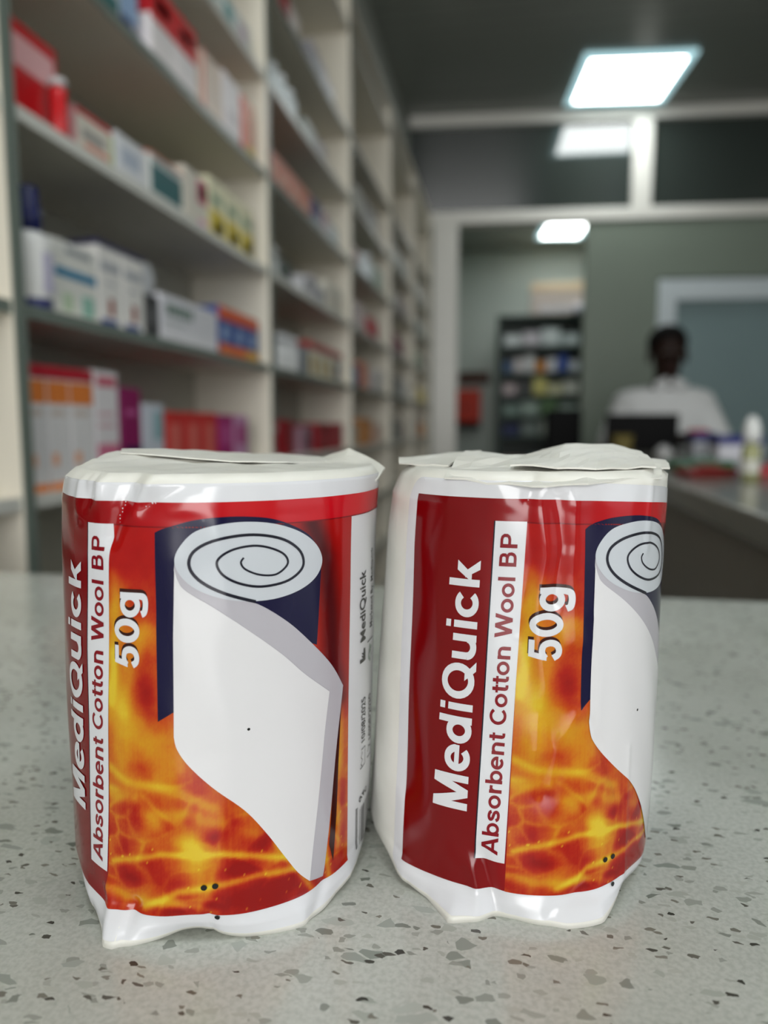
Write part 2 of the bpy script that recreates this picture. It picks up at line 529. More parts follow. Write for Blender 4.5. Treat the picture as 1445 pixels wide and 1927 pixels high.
for k in range(3):
    a = 1.192+k*0.073
    carton(a, a+0.069, S['A'], 0.100, (234, 230, 196), ['yellow and white carton next to the magenta-spotted carton', 'yellow and white carton in the middle of its row of three',
           'yellow and white carton against the end panel of the nearest bay'][k],
           (('f', 0.04, 0.96, 0.05, 0.48, YEL), ('f', 0.12, 0.86, 0.60, 0.74, (138, 168, 132)), ('f', 0.3, 0.9, 0.12, 0.3, (206, 170, 30))), 0.09, group=G1)
# second shelf (B)
t = thing('lotion_bottle', 'white lotion bottle with a navy pump cap, beside the white carton with a blue stripe', 'bottle', (-0.514, 0.7235, S['B']), 0, G1)
m = MB()
m.lathe([(0.020, 0), (0.021, 0.003), (0.021, 0.068), (0.019, 0.078), (0.012, 0.083)], mat(WHT, 0.3, 0.5), 0, 0, 32)
m.lathe([(0.0213, 0.001), (0.0213, 0.011)], mat(NAV, 0.3, 0.5), 0, 0, 32, False)
m.build('bottle_body', t)
MB().lathe([(0.0135, 0.083), (0.0135, 0.104), (0.012, 0.107), (0.011, 0.128), (0.010, 0.130)], mat((26, 34, 92), 0.25, 0.5), 0, 0, 32).build('pump_cap', t)
MB().box(0.0208, 0.0218, -0.008, 0.008, 0.018, 0.06, mat((196, 192, 214), 0.4)).build('label', t)
carton(0.748, 0.838, S['B'], 0.086, (228, 228, 222), 'white carton with a sky blue stripe and green leaf print',
       (('f', 0.05, 0.97, 0.52, 0.64, (40, 128, 168)), ('f', 0.3, 0.85, 0.84, 0.92, (150, 156, 160)), ('f', 0.2, 0.42, 0.08, 0.32, (190, 210, 180)),
        ('f', 0.62, 0.9, 0.06, 0.34, (150, 196, 180)), ('s', 0.1, 0.9, 0.6, 0.8, (90, 100, 110))), 0.09, group=G1)
for k in range(2):
    a = 0.842+k*0.058
    carton(a, a+0.055, S['B'], 0.106, (232, 230, 226), ['white carton with navy top and red drop, touching the blue-striped carton', 'white carton with navy top and red drop, next to the round white tub'][k],
           (('f', 0.1, 0.9, 0.66, 0.76, (168, 172, 178)), ('f', 0.4, 0.62, 0.14, 0.34, (150, 60, 40)), ('f', 0.05, 0.75, 0.0, 0.09, (42, 62, 140)),
            ('f', 0.3, 0.7, 0.5, 0.54, (190, 192, 196))), 0.09, group=G1, lid=(44, 42, 84), lidfrac=0.06)
t = thing('cream_tub', 'round white tub lying on its side on top of a small dark carton', 'tub', (-0.535, 0.975, S['B']+0.062), 0, G1)
m = MB()
m.lathe([(0.019, -0.02), (0.021, -0.018), (0.021, 0.012), (0.020, 0.014)], mat((226, 226, 226), 0.3, 0.5))
for v in m.bm.verts:
    v.co = Vector((v.co.z, v.co.y, v.co.x+0.0215))
m.build('tub_body', t)
m = MB()
m.lathe([(0.0222, 0.014), (0.0222, 0.024), (0.021, 0.025)], mat((206, 208, 212), 0.3, 0.5))
for v in m.bm.verts:
    v.co = Vector((v.co.z, v.co.y, v.co.x+0.0215))
m.build('lid', t)
carton(0.958, 0.998, S['B'], 0.060, (58, 58, 60), 'small dark grey carton underneath the round white tub', (('f', 0.2, 0.8, 0.3, 0.7, (96, 96, 98)),), 0.08, group=G1)
carton(1.006, 1.215, S['B'], 0.070, (226, 226, 232), 'long white carton with dark green lettering block on its front',
       tuple(('f', 0.08+0.075*q, 0.135+0.075*q, 0.58, 0.82, (82, 112, 96)) for q in range(6)) + (('f', 0.08, 0.4, 0.4, 0.45, (170, 180, 176)),), 0.10, group=G1)
for k in range(3):
    a = 1.222+k*0.069
    carton(a, a+0.066, S['B'], 0.086, (44, 74, 150), ['orange and blue carton touching the long white carton', 'orange and blue carton in the middle of its row of three', 'orange and blue carton against the bay end panel'][k],
           (('f', 0, 1, 0.74, 1.0, (226, 92, 36)), ('f', 0, 1, 0.0, 0.24, ORG if k < 2 else (226, 170, 60)), ('f', 0.25, 0.7, 0.32, 0.62, (150, 176, 216))), 0.10, group=G1)
# eye-level shelf (C)
for k, (a, b_) in enumerate(((0.692, 0.725), (0.729, 0.767), (0.771, 0.816))):
    carton(a, b_, S['C'], 0.140, (230, 228, 228), ['orange-banded white carton with red top, first from the left upright', 'orange-banded white carton with red top, second from the left upright',
           'orange-banded white carton with red top, third from the left upright'][k],
           (('f', 0, 1, 0.70, 0.88, (232, 132, 56)), ('f', 0, 1, 0.0, 0.06, (232, 132, 56)), ('f', 0.1, 0.4, 0.2, 0.3, (236, 176, 140)), ('f', 0.1, 0.8, 0.6, 0.65, (210, 196, 186))), 0.09,
           group=G1, lid=(184, 20, 44), lidfrac=0.1)
carton(0.822, 0.876, S['C'], 0.142, (230, 226, 228), 'white carton with pink lines between the orange-banded and magenta cartons',
       (('f', 0.1, 0.9, 0.86, 0.95, (206, 100, 120)), ('f', 0.12, 0.8, 0.6, 0.63, (214, 168, 178)), ('f', 0.12, 0.8, 0.5, 0.53, (214, 168, 178)), ('f', 0.05, 0.95, 0.1, 0.35, (216, 120, 150))), 0.09, group=G1)
carton(0.882, 0.935, S['C'], 0.124, (140, 16, 90), 'magenta carton with a navy wedge at its foot', (('f', 0.15, 1.0, 0.0, 0.36, (24, 22, 74)), ('f', 0.2, 0.8, 0.7, 0.76, (190, 90, 150))), 0.09, group=G1)
carton(0.942, 1.002, S['C'], 0.104, (206, 212, 222), 'pale blue-white carton with teal patch beside the magenta carton',
       (('f', 0.5, 0.95, 0.5, 0.9, (140, 180, 186)), ('s', 0.5, 0.9, 0.8, 1.0, (70, 84, 96))), 0.09, group=G1)
for k in range(3):
    a = 1.010+k*0.065
    carton(a, a+0.0625, S['C'], 0.094, (204, 44, 40), ['bright red carton first from the pale blue-white carton', 'bright red carton in the middle of its row of three', 'bright red carton next to the pink and magenta cartons'][k],
           (('f', 0.2, 0.75, 0.2, 0.8, (222, 110, 100)),), 0.10, group=G1)
for k in range(2):
    a = 1.208+k*0.075
    carton(a, a+0.072, S['C'], 0.092, [(168, 26, 110), (206, 150, 190)][k], ['deep magenta carton to the right of the red cartons', 'pale pink carton with magenta corner, last on the red cartons\' shelf'][k],
           (('f', 0.2, 0.8, 0.4, 0.8, [(196, 84, 150), (180, 60, 130)][k]),), 0.10, group=G1)
carton(0.700, 0.790, 0.83, 0.075, (196, 200, 206), 'pale grey carton low in the shade of the nearest bay', (('f', 0.2, 0.8, 0.3, 0.7, (150, 156, 166)),), 0.09, group=G1)
# upper shelf (D)
for k, c in enumerate(((150, 176, 176), (206, 214, 214))):
    carton(0.800+k*0.062, 0.858+k*0.062, S['D'], 0.085, c, ['teal-grey carton left of the blue packet on the upper shelf', 'white carton touching the blue packet on the upper shelf'][k],
           (('f', 0.1, 0.9, 0.1, 0.35, TEA),), 0.09, group=G1)
t = thing('blue_packet', 'glossy blue foil packet standing upright beside the red-topped cartons', 'packet', (-0.545, 0.962, S['D']), 0, G1)
m = MB()
m.box(-0.03, 0.03, -0.034, 0.034, 0, 0.118, mat((36, 92, 186), 0.25, 0.5), 0.012, 4)
for v in m.bm.verts:                          # pillow packet pinched flat at its top and bottom seals
    k = abs(v.co.z-0.059)/0.059
    v.co.x *= 1-0.85*k**4
m.build('packet_body', t)
MB().box(0.028, 0.0305, -0.022, 0.022, 0.035, 0.09, mat((160, 190, 226), 0.3), 0.001).build('label', t)
for k in range(2):
    a = 1.004+k*0.078
    carton(a, a+0.074, S['D'], 0.112, (234, 228, 228), ['red-topped white carton touching the blue packet', 'red-topped white carton next to the plain cream carton'][k],
           (('f', 0, 1, 0.55, 1.0, (206, 36, 40)), ('f', 0.2, 0.8, 0.7, 0.86, (228, 140, 140)), ('s', 0, 1, 0.6, 1, (190, 30, 36))), 0.10, group=G1)
carton(1.180, 1.262, S['D'], 0.104, (224, 206, 190), 'plain cream carton on the upper shelf of the nearest bay', (('f', 0.0, 0.08, 0, 1, (210, 96, 90)),), 0.10, group=G1)
carton(1.268, 1.350, S['D'], 0.112, (238, 232, 234), 'bright white carton right of the plain cream carton', (('f', 0.2, 0.8, 0.3, 0.5, (214, 206, 210)),), 0.10, group=G1)
carton(1.356, 1.428, S['D'], 0.108, (226, 160, 130), 'salmon carton with yellow foot at the end of the upper shelf', (('f', 0.0, 0.35, 0, 1, (216, 84, 62)), ('f', 0.3, 1, 0.0, 0.25, (222, 196, 70))), 0.10, group=G1)
for k in range(4):
    a = 1.130+k*0.072
    carton(a, a+0.068, S['E'], 0.060, (214, 220, 216), ['white and teal carton on the topmost stocked shelf, nearest', 'white and teal carton on the topmost stocked shelf, second',
           'white and teal carton on the topmost stocked shelf, third', 'white and teal carton on the topmost stocked shelf, against the panel'][k],
           (('f', 0.1, 0.7, 0.3, 0.8, [(150, 186, 184), (180, 200, 200), (120, 170, 170), (200, 180, 190)][k]),), 0.09, group=G1)

# second bay
G2 = 'goods in the second shelving bay'
for k, (a, b_, c, h) in enumerate(((1.53, 1.60, (202, 150, 148), 0.075), (1.605, 1.68, (150, 40, 44), 0.08), (1.685, 1.76, (206, 196, 190), 0.07), (1.87, 1.95, (150, 148, 154), 0.08), (1.955, 2.03, (190, 188, 192), 0.075), (2.035, 2.11, (214, 212, 220), 0.06))):
    carton(a, b_, S['Fz'], h, c, '%s carton on the highest stocked shelf of the second bay' % ['dusty pink', 'dark red', 'cream', 'mid grey', 'pale grey', 'near-white'][k],
           (('f', 0.2, 0.8, 0.3, 0.7, tuple(min(240, int(v*1.15)) for v in c)),), 0.09, group=G2)
for k in range(4):
    yy = 1.515+k*0.062
    bottle(yy, S['E'], 0.022, 0.078 - 0.004*(k % 2), (226, 234, 236), (236, 240, 240),
           ['glossy white bottle against the upright in the second bay', 'glossy white bottle second from the upright in the second bay', 'glossy white bottle third from the upright in the second bay',
            'glossy white bottle fourth from the upright in the second bay'][k], group=G2, x=-0.52, capr=0.7)
carton(1.80, 1.90, S['E'], 0.055, (168, 176, 170), 'grey-green carton right of the glossy white bottles', (), 0.09, group=G2)
carton(1.91, 2.01, S['E'], 0.05, (150, 142, 148), 'mauve-grey carton at the right of the glossy bottles\' shelf', (), 0.09, group=G2)
for k in range(4):
    a = 1.482+k*0.091
    carton(a, a+0.088, S['D'], 0.072, SAL if k % 2 == 0 else (206, 124, 96), '%s salmon carton from the upright in the second bay' % ['first', 'second', 'third', 'fourth'][k],
           (('f', 0.15, 0.85, 0.3, 0.6, (226, 176, 156)),), 0.09, group=G2)
carton(1.845, 1.945, S['D'], 0.075, (36, 40, 108), 'navy carton after the row of salmon cartons', (('f', 0.1, 0.9, 0.0, 0.35, (196, 206, 214)),), 0.09, group=G2)
carton(1.955, 2.05, S['D'], 0.072, (206, 196, 198), 'pale pink-grey carton right of the navy carton', (('f', 0.1, 0.5, 0.5, 0.9, (170, 110, 120)),), 0.09, group=G2)
carton(2.06, 2.15, S['D'], 0.06, (196, 206, 206), 'pale blue-grey carton last in the navy carton\'s row', (), 0.09, group=G2)
for k in range(2):
    bottle(1.505+k*0.06, S['A'], 0.025, 0.062+0.006*k, (220, 224, 222), (226, 228, 226), ['squat white jar next to the upright on the second bay', 'squat white jar left of the dark green carton'][k], group=G2, capr=0.9, capfrac=0.3, name='jar', cat='jar')
carton(1.625, 1.745, S['A'], 0.068, (22, 42, 36), 'dark green carton standing behind white jars in the second bay', (('f', 0.0, 1, 0.0, 0.4, (190, 196, 192)),), 0.07, -0.53, group=G2)
for k in range(3):
    a = 1.76+k*0.075
    carton(a, a+0.071, S['A'], 0.05+0.012*(k % 2), [(206, 206, 210), (196, 192, 200), (176, 178, 184)][k], ['white-grey carton just right of the dark green carton', 'lilac-grey carton two places right of the dark green carton', 'mid grey carton three places right of the dark green carton'][k],
           (('f', 0.2, 0.8, 0.55, 0.85, (120, 122, 126)),), 0.09, group=G2)
for k in range(2):
    a = 2.0+k*0.105
    carton(a, a+0.10, S['A'], 0.085, (222, 218, 204), ['cream carton left of its twin at the end of the jar shelf', 'cream carton against the end panel of the second bay'][k], (('f', 0.2, 0.5, 0.3, 0.6, (206, 186, 176)),), 0.09, group=G2)
bottle(1.528, S['B'], 0.028, 0.112, (26, 60, 62), (206, 180, 30), 'dark teal bottle with a yellow cap beside the upright', group=G2, capr=0.8)
for k in range(2):
    bottle(1.61+k*0.075, S['B'], 0.032, 0.082, (222, 224, 224), (210, 212, 214), ['round white tub right of the dark teal bottle', 'round white tub left of the grey carton'][k], group=G2, capr=0.95, name='tub', cat='tub')
carton(1.745, 1.81, S['B'], 0.072, (130, 134, 138), 'grey carton between round white tubs and red-lidded cartons', (), 0.09, group=G2)
for k in range(4):
    a = 1.818+k*0.092
    carton(a, a+0.088, S['B'], 0.092, (226, 222, 206), '%s red-lidded cream carton from the grey carton' % ['first', 'second', 'third', 'fourth'][k],
           (('f', 0.1, 0.6, 0.1, 0.6, (212, 180, 84) if k < 3 else (44, 50, 120)), ('f', 0.3, 0.5, 0.15, 0.5, (200, 120, 60))), 0.09, group=G2, lid=(176, 46, 42), lidfrac=0.22)
bottle(1.535, S['C'], 0.026, 0.108, (200, 190, 194), (222, 224, 226), 'white-capped bottle with a red band low in the second bay', group=G2, band=(176, 40, 60))
carton(1.585, 1.66, S['C'], 0.085, (150, 14, 28), 'deep red carton right of the white-capped bottle', (), 0.09, group=G2)
carton(1.735, 1.83, S['C'], 0.07, (158, 120, 134), 'dusky pink carton low in the middle of the second bay', (('f', 0.3, 0.7, 0.2, 0.6, (110, 60, 80)),), 0.09, group=G2)
for k in range(2):
    a = 1.90+k*0.15
    carton(a, a+0.145, S['C'], 0.078, (146, 16, 30) if k == 0 else (170, 20, 40), ['dark red wide carton low in the second bay', 'brighter red wide carton by the end panel, low in the second bay'][k], (('f', 0.2, 0.8, 0.3, 0.6, (176, 60, 70)),), 0.09, group=G2)

# third to fifth bay: fewer and smaller in view
G3 = 'goods in the farther shelving bays'
bottle(2.64, S['D'], 0.042, 0.105, (228, 236, 240), (240, 244, 246), 'shiny white bottle high in the third bay', group=G3, capr=0.8, x=-0.535)
rows = [
 (2, 'E', (2.30, 2.55, (190, 188, 180)), (2.60, 2.80, (160, 158, 156))),
 (2, 'D', (2.285, 2.45, (186, 150, 140)), (2.74, 2.95, (176, 190, 176))),
 (2, 'A', (2.285, 2.40, (196, 190, 194)), (2.42, 2.58, (206, 190, 188)), (2.64, 2.84, (176, 36, 52))),
 (2, 'B', (2.34, 2.46, (70, 120, 160)), (2.48, 2.62, (206, 128, 96)), (2.66, 2.84, (196, 190, 188)), (2.86, 2.98, (210, 206, 200))),
 (2, 'C', (2.30, 2.44, (160, 164, 150)), (2.50, 2.70, (196, 132, 70)), (2.74, 2.92, (206, 176, 160))),
 (3, 'E', (3.08, 3.34, (196, 192, 184)), (3.44, 3.70, (170, 172, 168))),
 (3, 'D', (3.10, 3.30, (206, 204, 198)), (3.40, 3.72, (150, 140, 138))),
 (3, 'A', (3.10, 3.20, (190, 176, 170)), (3.24, 3.54, (112, 16, 52))),
 (3, 'B', (3.12, 3.40, (60, 62, 58)), (3.46, 3.72, (196, 194, 190))),
 (3, 'C', (3.10, 3.36, (44, 66, 66)), (3.42, 3.70, (180, 170, 160))),
 (4, 'E', (3.92, 4.20, (186, 186, 182)), (4.28, 4.52, (160, 160, 156))),
 (4, 'D', (3.90, 4.24, (120, 130, 126)), (4.30, 4.54, (176, 180, 172))),
 (4, 'A', (3.92, 4.20, (150, 170, 140)), (4.26, 4.54, (96, 100, 90))),
 (4, 'B', (3.94, 4.10, (170, 168, 166)), (4.14, 4.52, (206, 184, 84))),
 (4, 'C', (3.92, 4.16, (120, 116, 124)), (4.22, 4.52, (196, 130, 50))),
]
CN = {(190, 188, 180): 'warm grey', (160, 158, 156): 'mid grey'}
def cname(c):
    r, g, b_ = c
    mx, mn = max(c), min(c)
    if mx-mn < 18:
        return 'pale grey' if mx > 180 else ('mid grey' if mx > 110 else 'dark grey')
    if r == mx and g < 60:
        return 'dark red' if r < 140 else 'red'
    if r == mx and b_ < g-25:
        return 'yellow' if g > 170 else 'orange'
    if r == mx:
        return 'pinkish'
    if b_ == mx:
        return 'blue' if b_-r > 40 else 'lilac-grey'
    return 'greenish'
HN = dict(E='top stocked', D='second highest', A='third highest', B='fourth highest', C='eye-level lower')
for (bi, s, *its) in rows:
    for q, (a, b_, c) in enumerate(its):
        n = 2 if (b_-a) > 0.22 else 1
        wd = (b_-a)/n
        for j in range(n):
            carton(a+j*wd, a+(j+1)*wd-0.006, S[s], 0.075+0.02*((q+j) % 2), c,
                   '%s carton, %s on the %s shelf of the %s bay' % (cname(c), ['leftmost', 'second from left', 'third from left', 'fourth from left'][min(3, sum((2 if (x[1]-x[0]) > 0.22 else 1) for x in its[:q])+j)], HN[s], ORD[bi]),
                   (('f', 0.15, 0.85, 0.3, 0.7, tuple(min(240, int(v*1.12)+6) for v in c)),), 0.09, group=G3)

# ------------------------------------------------------------------ things on the side counter
ZW = 1.0
t = thing('laptop', 'open black laptop seen from behind, in front of the seated person', 'laptop', (0.51, 2.85, ZW), 0.0)
MB().box(-0.135, 0.135, 0.01, 0.20, 0.004, 0.016, M_black, 0.003).build('base', t)
MB().box(-0.133, 0.133, 0.004, 0.011, 0.010, 0.146, M_black, 0.003, 2, Matrix.Rotation(math.radians(4), 3, 'X'), (0, 0.01, 0.01)).build('screen', t)
MB().tube((-0.10, 0.010, 0.013), (0.10, 0.010, 0.013), 0.005, M_dark).build('hinge', t)
MB().box(-0.115, 0.115, 0.05, 0.13, 0.0155, 0.0175, M_dark, 0.0005).build('keyboard', t)

t = thing('paper_cup', 'khaki paper cup in front of the laptop screen', 'cup', (0.376, 2.43, ZW))
MB().lathe([(0.026, 0), (0.034, 0.072), (0.032, 0.072), (0.0245, 0.004)], mat((110, 98, 50), 0.6), 0, 0, 28, False).build('cup_wall', t)
MB().lathe([(0.0255, 0.0), (0.0255, 0.003)], mat((110, 98, 50), 0.6), 0, 0, 28).build('cup_base', t)

t = thing('computer_mouse', 'small white computer mouse right of the laptop foot', 'mouse', (0.545, 2.62, ZW))
m = MB()
bmesh.ops.create_uvsphere(m.bm, u_segments=24, v_segments=14, radius=1)
m.mi(mat((216, 216, 216), 0.35))
for v in m.bm.verts:
    v.co = Vector((v.co.x*0.030, v.co.y*0.052, max(v.co.z, -0.0)*0.034))
for f in m.bm.faces:
    f.smooth = True
m.build('mouse_body', t)
MB().box(-0.003, 0.003, -0.035, -0.018, 0.024, 0.033, M_dark, 0.002).build('scroll_wheel', t)

def counter_box(x, y, wx, wy, h, body, band, label, rot=0.0):
    t = thing('medicine_carton', label, 'box', (x, y, ZW), rot, 'cartons on the side counter')
    m = MB()
    m.box(-wx/2, wx/2, -wy/2, wy/2, 0, h, mat(body, 0.4), 0.0015)
    m.build('carton_body', t)
    MB().box(-wx/2-0.0006, wx/2+0.0006, -wy/2-0.0006, wy/2+0.0006, h*0.62, h+0.0006, mat(band, 0.4), 0.001).build('lid', t)
    return t
counter_box(0.67, 2.62, 0.075, 0.10, 0.078, (206, 208, 216), (38, 44, 116), 'white carton with navy lid right behind the laptop edge')
counter_box(0.70, 2.36, 0.13, 0.09, 0.072, (222, 222, 230), (44, 50, 126), 'wide white carton with navy lid in the middle of the side counter', 0.1)
counter_box(0.775, 2.10, 0.05, 0.07, 0.062, (120, 36, 62), (96, 24, 66), 'small maroon carton left of the white-capped bottle', 0.2)
t = thing('red_cap_tub', 'small red-lidded tub sitting on the counter before the person\'s chest', 'tub', (0.715, 2.86, ZW))
MB().lathe([(0.034, 0), (0.036, 0.004), (0.036, 0.055)], mat((214, 206, 206), 0.4)).build('tub_body', t)
MB().lathe([(0.038, 0.055), (0.038, 0.083), (0.034, 0.088)], mat((196, 64, 70), 0.4)).build('lid', t)

t = thing('spray_bottle', 'slim olive-tinted bottle with a tall white cap at the right edge', 'bottle', (0.462, 1.46, ZW))
MB().lathe([(0.013, 0), (0.0165, 0.003), (0.0165, 0.058), (0.013, 0.068), (0.008, 0.072)], mat((156, 158, 110), 0.2, 0.5), 0, 0, 32).build('bottle_body', t)
MB().lathe([(0.0168, 0.014), (0.0168, 0.040)], mat((206, 206, 196), 0.4), 0, 0, 32, False).build('label', t)
MB().lathe([(0.0155, 0.072), (0.0155, 0.096), (0.012, 0.112), (0.006, 0.122)], mat((228, 230, 228), 0.35), 0, 0, 32).build('cap', t)

def soft_pack(x, y, wx, wy, h, c, c2, label, rot):
    t = thing('soft_pack', label, 'packet', (x, y, ZW), rot, 'flat packets on the side counter')
    m = MB()
    m.box(-wx/2, wx/2, -wy/2, wy/2, 0, h, mat(c, 0.3, 0.5), h*0.42, 4)
    for v in m.bm.verts:
        k = max(abs(v.co.x)/(wx/2), abs(v.co.y)/(wy/2))
        v.co.z = max(0.0, v.co.z*(1-0.35*k**3) + 0.002*math.sin(v.co.x*140)*math.sin(v.co.y*120)*(1 if v.co.z > h*0.5 else 0))
    m.build('packet_body', t)
    MB().box(-wx*0.22, wx*0.22, -wy*0.2, wy*0.2, h*0.95, h+0.002, mat(c2, 0.4), 0.0008).build('label', t)
    return t
soft_pack(0.455, 1.79, 0.13, 0.10, 0.026, (24, 104, 66), (140, 180, 160), 'flat green packet lying on the side counter behind the red one', 0.25)
soft_pack(0.408, 1.56, 0.11, 0.07, 0.022, (118, 14, 16), (160, 60, 56), 'flat dark red packet lying near the edge of the side counter', 0.35)
soft_pack(0.555, 1.60, 0.07, 0.09, 0.024, (176, 20, 34), (206, 90, 96), 'bright red packet right of the white-capped bottle', -0.2)

# ------------------------------------------------------------------ person behind the side counter
def skin_body(name, pts, edges, radii, m, parent, root=0, sub=2):
    me = bpy.data.meshes.new(name)
    me.from_pydata(pts, edges, [])
    o = bpy.data.objects.new(name, me)
    COL.objects.link(o)
    o.parent = parent
    sk = o.modifiers.new('skin', 'SKIN')
    sk.use_smooth_shade = True
    for i, r in enumerate(radii):
        v = me.skin_vertices[0].data[i]
        v.radius = r if isinstance(r, tuple) else (r, r)
        v.use_root = (i == root)
    if sub:
        s = o.modifiers.new('subdivision', 'SUBSURF')
        s.levels = s.render_levels = sub
    dg = bpy.context.evaluated_depsgraph_get()
    me2 = bpy.data.meshes.new_from_object(o.evaluated_get(dg))
    o.modifiers.clear()
    o.data = me2
    me2.materials.clear()
    me2.materials.append(m)
    for p_ in me2.polygons:
        p_.use_smooth = True
    return o

per = thing('person', 'seated person in a white shirt behind the laptop, looking down at it', 'person', (0.69, 3.34, 0), 0.0)
M_skin = mat((40, 24, 18), 0.55, 0.25, 0.05)
pts = [(0, 0.06, 0.72), (0, 0.05, 0.90), (0, 0.03, 1.06), (0, 0.02, 1.19), (0, 0.01, 1.262), (0, -0.012, 1.315), (0, -0.025, 1.385), (0, -0.02, 1.455), (0, -0.01, 1.515),
       (-0.155, 0.02, 1.185), (-0.225, -0.02, 0.98), (-0.19, -0.235, 1.045), (-0.165, -0.30, 1.045),
       (0.155, 0.02, 1.185), (0.235, -0.02, 0.98), (0.06, -0.235, 1.045), (-0.02, -0.29, 1.045),
       (-0.10, 0.05, 0.70), (-0.13, -0.33, 0.69), (-0.13, -0.34, 0.30), (-0.13, -0.32, 0.05), (-0.13, -0.42, 0.03),
       (0.10, 0.05, 0.70), (0.13, -0.33, 0.69), (0.13, -0.34, 0.30), (0.13, -0.32, 0.05), (0.13, -0.42, 0.03)]
eds = [(0, 1), (1, 2), (2, 3), (3, 4), (4, 5), (5, 6), (6, 7), (7, 8), (3, 9), (9, 10), (10, 11), (11, 12), (3, 13), (13, 14), (14, 15), (15, 16),
       (0, 17), (17, 18), (18, 19), (19, 20), (20, 21), (0, 22), (22, 23), (23, 24), (24, 25), (25, 26)]
rad_ = [(0.15, 0.11), (0.14, 0.10), (0.15, 0.10), (0.12, 0.085), 0.05, 0.05, (0.066, 0.082), (0.074, 0.094), (0.052, 0.066),
        0.045, 0.042, 0.030, 0.026, 0.045, 0.042, 0.030, 0.026,
        0.085, 0.065, 0.048, 0.035, 0.035, 0.085, 0.065, 0.048, 0.035, 0.035]
body = skin_body('body', pts, eds, rad_, M_skin, per)
# fingers, grown as thin chains that overlap the palms
for sx, (hx, hy) in ((-1, (-0.165, -0.30)), (1, (-0.02, -0.29))):
    fp, fe, fr = [(hx, hy, 1.043), (hx, hy-0.035, 1.041)], [(0, 1)], [0.022, 0.026]
    for q in range(4):
        ox = (q-1.5)*0.017
        ln = (0.048, 0.06, 0.057, 0.045)[q]
        k = len(fp)
        fp += [(hx+ox, hy-0.055, 1.042), (hx+ox*1.1, hy-0.055-ln*0.55, 1.038), (hx+ox*1.15, hy-0.055-ln, 1.026)]
        fe += [(1, k), (k, k+1), (k+1, k+2)]
        fr += [0.009, 0.0082, 0.007]
    k = len(fp)
    fp += [(hx-sx*-0.03, hy-0.02, 1.038), (hx-sx*-0.043, hy-0.045, 1.030)]
    fe += [(0, k), (k, k+1)]
    fr += [0.0095, 0.008]
    skin_body('hand', fp, fe, fr, M_skin, per)
# face: nose, brows, eyes, ears, mouth
m = MB()
mk = m.mi(M_skin)
def blob(mb, c, s, mm, n=16):
    k = mb.mi(mm)
    r = bmesh.ops.create_uvsphere(mb.bm, u_segments=n, v_segments=n//2+2, radius=1)
    for v in r['verts']:
        v.co = Vector((c[0]+v.co.x*s[0], c[1]+v.co.y*s[1], c[2]+v.co.z*s[2]))
    for f in {f for v in r['verts'] for f in v.link_faces}:
        f.material_index = k
        f.smooth = True
blob(m, (0, -0.112, 1.385), (0.016, 0.020, 0.026), M_skin)
m.build('nose', per)
for s in (-1, 1):
    m = MB(); blob(m, (s*0.030, -0.102, 1.412), (0.011, 0.007, 0.0052), mat((150, 140, 132), 0.3)); blob(m, (s*0.030, -0.109, 1.412), (0.005, 0.0025, 0.0048), M_black)
    m.build('eye', per)
    m = MB(); blob(m, (s*0.076, -0.012, 1.402), (0.010, 0.020, 0.032), M_skin); m.build('ear', per)
m = MB(); blob(m, (0, -0.100, 1.343), (0.025, 0.009, 0.009), mat((62, 34, 30), 0.5)); m.build('mouth', per)
m = MB()
blob(m, (0, -0.004, 1.462), (0.083, 0.102, 0.078), mat((12, 11, 11), 0.8, 0.2), 28)
for v in m.bm.verts:
    if v.co.y < -0.02 and v.co.z < 1.472:     # hairline at the forehead
        v.co.y = max(v.co.y, -0.02 - max(0, (v.co.z-1.43))*1.6)
m.build('hair', per)
# shirt follows the body and ends at the neck and wrists
M_shirt = mat((226, 228, 228), 0.75, 0.2, 0.05, 16)
sp_ = [(0, 0.06, 0.72), (0, 0.05, 0.90), (0, 0.03, 1.06), (0, 0.02, 1.190), (0, 0.008, 1.268),
       (-0.15, 0.02, 1.178), (-0.228, -0.015, 0.985), (-0.195, -0.20, 1.052), (0.15, 0.02, 1.178), (0.238, -0.015, 0.985), (0.095, -0.20, 1.052)]
se_ = [(0, 1), (1, 2), (2, 3), (3, 4), (3, 5), (5, 6), (6, 7), (3, 8), (8, 9), (9, 10)]
sr_ = [(0.18, 0.135), (0.175, 0.13), (0.18, 0.125), (0.145, 0.11), 0.074, 0.092, 0.072, 0.048, 0.092, 0.072, 0.048]
skin_body('shirt', sp_, se_, sr_, M_shirt, per)
m = MB()
for s in (-1, 1):
    m.box(s*0.034-0.03, s*0.034+0.03, -0.098, -0.088, 1.252, 1.30, M_shirt, 0.004, 2, Matrix.Rotation(s*0.5, 3, 'Y') @ Matrix.Rotation(0.5, 3, 'X'))
m.build('collar', per)
tr_ = [(0, 0.06, 0.71), (-0.10, 0.05, 0.70), (-0.13, -0.33, 0.69), (-0.13, -0.34, 0.30), (-0.13, -0.325, 0.11), (0.10, 0.05, 0.70), (0.13, -0.33, 0.69), (0.13, -0.34, 0.30), (0.13, -0.325, 0.11)]
skin_body('trousers', tr_, [(0, 1), (1, 2), (2, 3), (3, 4), (0, 5), (5, 6), (6, 7), (7, 8)], [(0.17, 0.13), 0.10, 0.08, 0.063, 0.056, 0.10, 0.08, 0.063, 0.056], mat((36, 38, 48), 0.8), per)
st = thing('stool', 'dark stool the seated person sits on behind the counter end', 'stool', (0.69, 3.42, 0))
MB().lathe([(0.17, 0.56), (0.18, 0.565), (0.18, 0.60), (0.16, 0.61)], M_dark).build('seat', st)
